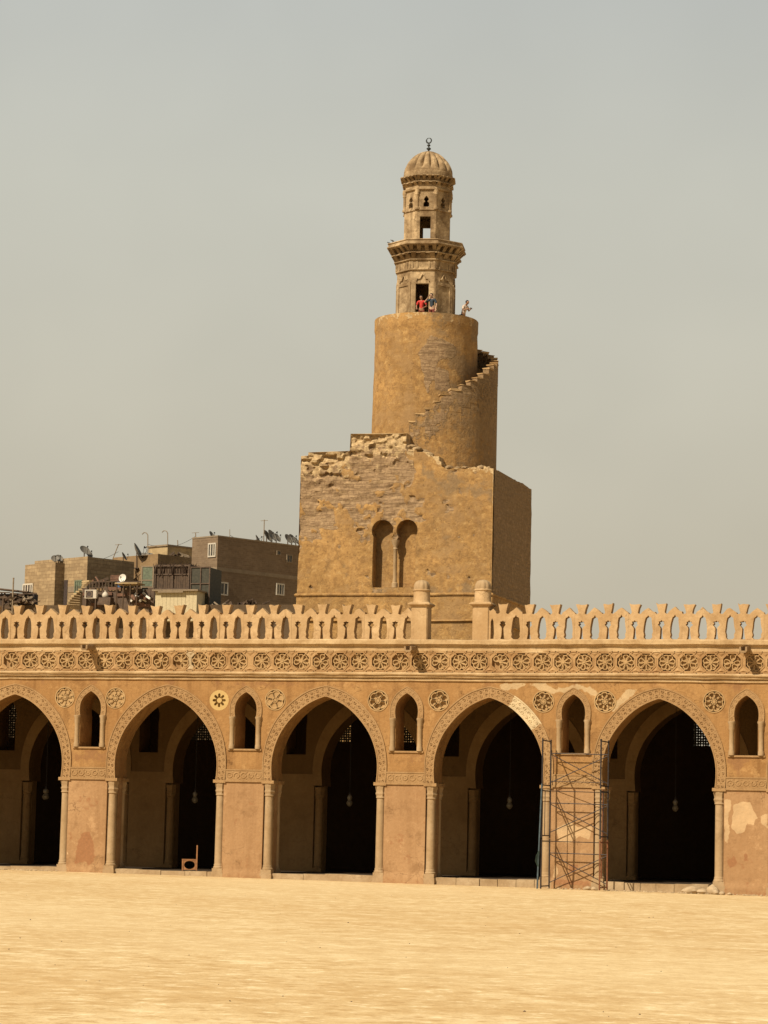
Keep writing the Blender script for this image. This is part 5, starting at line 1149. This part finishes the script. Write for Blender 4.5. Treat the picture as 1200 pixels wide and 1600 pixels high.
# satellite dishes
def dish(px, py, Y, r, az, el, label, mat='dish_grey', hfoot=None):
    r *= .86; q = at(px, py, Y); h = hfoot if hfoot is not None else r*1.1; e_ = empty('satellite_dish', (q.x, Y, q.z-h)); tag(e_, label, 'satellite dish', 'satellite dishes on the roofs')
    d = Vector((math.sin(R(az))*math.cos(R(el)), -math.cos(R(az))*math.cos(R(el)), math.sin(R(el)))); M = Matrix.Translation((0, 0, h)) @ d.to_track_quat('Z', 'Y').to_matrix().to_4x4()
    bm = BM(); lathe(bm, [(.01, -.0), (r*.35, r*.03), (r*.7, r*.12), (r, r*.26), (r*1.01, r*.25), (r*.7, r*.09), (r*.35, -.01), (.01, -.03)], 24); bmesh.ops.transform(bm, matrix=M, verts=bm.verts[:]); obj('reflector', bm, mat, e_, 50)
    bm = BM(); tube(bm, [M @ Vector((0, -r*.95, r*.2)), M @ Vector((0, -r*.35, r*1.0)), M @ Vector((0, 0, r*1.05))], .018, 5); tube(bm, [M @ Vector((0, 0, r*.95)), M @ Vector((0, 0, r*1.2))], .05, 6); obj('feed_arm', bm, 'black_metal', e_)
    bm = BM(); tube(bm, [(0, 0, -.05), M @ Vector((0, 0, -.03))], .04, 6); box(bm, -.2, .2, -.2, .2, -.06, 0); obj('mast', bm, 'junk_brown', e_)
dish(86, 873.5, 79, .36, 30, 35, 'dark dish leftmost of the pair on the tan block house'); dish(92, 873, 79.3, .38, 45, 35, 'dark dish right of the pair on the tan block house')
dish(132, 861, 79, .52, 60, 40, 'tilted grey dish on the corner of the tan block house', hfoot=1.0); dish(138, 866, 79.6, .42, 70, 35, 'smaller grey dish behind the tilted one on the corner of the block house', hfoot=.7)
dish(193, 870, 83, .42, 95, 30, 'small narrow dish standing alone on the ochre plastered house'); dish(214, 863, 84, .85, 100, 30, 'large edge on dish on the ochre plastered house', hfoot=1.2); dish(226, 869, 84, .75, 10, 75, 'wide dish lying almost flat on the ochre plastered house', hfoot=.4)
dish(192, 903.5, 66.0, .33, -8, 10, 'white patterned dish facing the courtyard above the blue barrel', 'dish_white', .5)
dish(330, 836, 76.5, .34, 80, 30, 'single small dish on the left corner of the dark brick house')
YB1 = 84
for px, py, r, az, lab in ((402, 843, .42, 95, 'grey dish leftmost of the cluster on the dark brick house'), (417, 839, .62, 85, 'large tilted dish beside the tall mast on the dark brick house'), (424, 838, .6, 80, 'large dish right of the tilted one on the dark brick house'), (432, 841, .45, 75, 'mid sized dish in the middle of the brick house cluster'), (450, 843, .5, 70, 'dark dish left of the close pair near the minaret'), (456, 843, .5, 75, 'dark dish right of the close pair near the minaret'), (462.5, 846, .4, 85, 'small dish touching the minaret edge on the brick roof')):
    dish(px, py, 75+(px-340)*.085, r, az, 32, lab, 'dish_grey', .75)
# aerials
def aerial(px0, py0, px1, py1, Y, label, hook=0, bars=0, r=.035):
    a = at(px0, py0, Y); b = at(px1, py1, Y); e_ = empty('roof_aerial', a-Vector((0, 0, .3))); tag(e_, label, 'aerial', 'aerials on the roofs'); d = b-a; bm = BM()
    pts = [Vector((0, 0, 0)), Vector((0, 0, .3)), d+Vector((0, 0, .3))]
    if hook: pts += [d+Vector((-.12, 0, .46)), d+Vector((-.32, 0, .5)), d+Vector((-.48, 0, .36))]
    tube(bm, pts, r, 6); obj('mast', bm, 'concrete', e_)
    if bars:
        bm = BM()
        for k in range(bars): t = .3+d.z*(1-.05-k*.09); tube(bm, [(d.x-.28, 0, t), (d.x+.28, 0, t+.03)], .018, 5)
        obj('crossbars', bm, 'concrete', e_)
    return e_
aerial(176, 874, 185.5, 850, 82, 'thin slanting aerial on the plastered house', bars=1); aerial(231, 858, 231, 836, 86, 'tall hooked pipe left of the pale rooftop room', hook=1); aerial(262, 853, 262, 833, 89, 'hooked pipe rising from the pale rooftop room', hook=1)
aerial(278, 855, 277.5, 844, 89, 'short upright pipe on the pale rooftop room'); aerial(306, 845, 305.5, 832, 77, 'short mast at the left end of the brick house roof', bars=1); aerial(359, 840, 359, 827, 77, 'thin bare rod on the dark brick house', r=.022); aerial(412, 847, 413, 812, 81, 'tall thin mast rising among the dishes on the brick house', bars=1)

def cable(p0, Y0, p1, Y1, sag, label):
    a = at(p0[0], p0[1], Y0); b = at(p1[0], p1[1], Y1); bm = BM(); pts = []
    for i in range(15): t = i/14; q = a.lerp(b, t); q.z -= sag*4*t*(1-t); pts.append(q-a)
    tube(bm, pts, .014, 5); o = obj('cable', bm, 'black_metal'); o.location = a; tag(o, label, 'cable', 'cables over the roofs')
cable((231, 850), 86, (305.5, 838), 77, .5, 'thin black cable sagging from the tall hooked pipe to the brick house mast'); cable((92, 876), 79, (185, 862), 82, .5, 'thin black cable sagging from the paired dishes to the slanting aerial')
cable((359, 836), 77, (412, 838), 81, .4, 'thin black cable between the bare rod and the tall mast')
def heap(px, py, Y, n, r, mats, label, base=None):
    q = at(px, py, Y); e_ = empty('scrap_heap', q); tag(e_, label, 'scrap', 'scrap heaps on the roofs'); 
    for mt in mats:
        bm = BM()
        for k in range(n):
            M = Matrix.Translation((random.gauss(0, r*.5), random.uniform(0, .8), abs(random.gauss(0, r*.22)))) @ Matrix.Rotation(random.uniform(-.9, .9), 4, 'Y') @ Matrix.Rotation(random.uniform(0, 3), 4, 'Z'); l = random.uniform(.15, .5); box(bm, -l, l, -.05, .05, -.04, random.uniform(.03, .2), M)
        obj({'old_wood': 'timber', 'concrete': 'rubble', 'rust_board': 'sheeting', 'dish_white': 'tinware', 'thatch': 'rag'}[mt], bm, mt, e_)
heap(279, 874, 86, 9, 1.0, ('old_wood', 'concrete'), 'heap of planks and blocks below the pale rooftop room'); heap(350, 949, 66.5, 7, 1.0, ('old_wood', 'concrete'), 'low heap of scrap at the foot of the dark brick house')
heap(389, 947, 66.5, 8, .8, ('thatch', 'old_wood'), 'dark heap of rags and boards nearest the minaret'); heap(152, 914, 67, 6, .8, ('old_wood', 'rust_board'), 'heap of boards behind the roof railing'); heap(212, 936, 64.9, 8, .8, ('old_wood', 'dish_white', 'rust_board'), 'mixed heap under the pale awning')
heap(28, 942, 65.4, 10, 1.0, ('thatch', 'old_wood', 'concrete'), 'dark heap in front of the far left lean to')
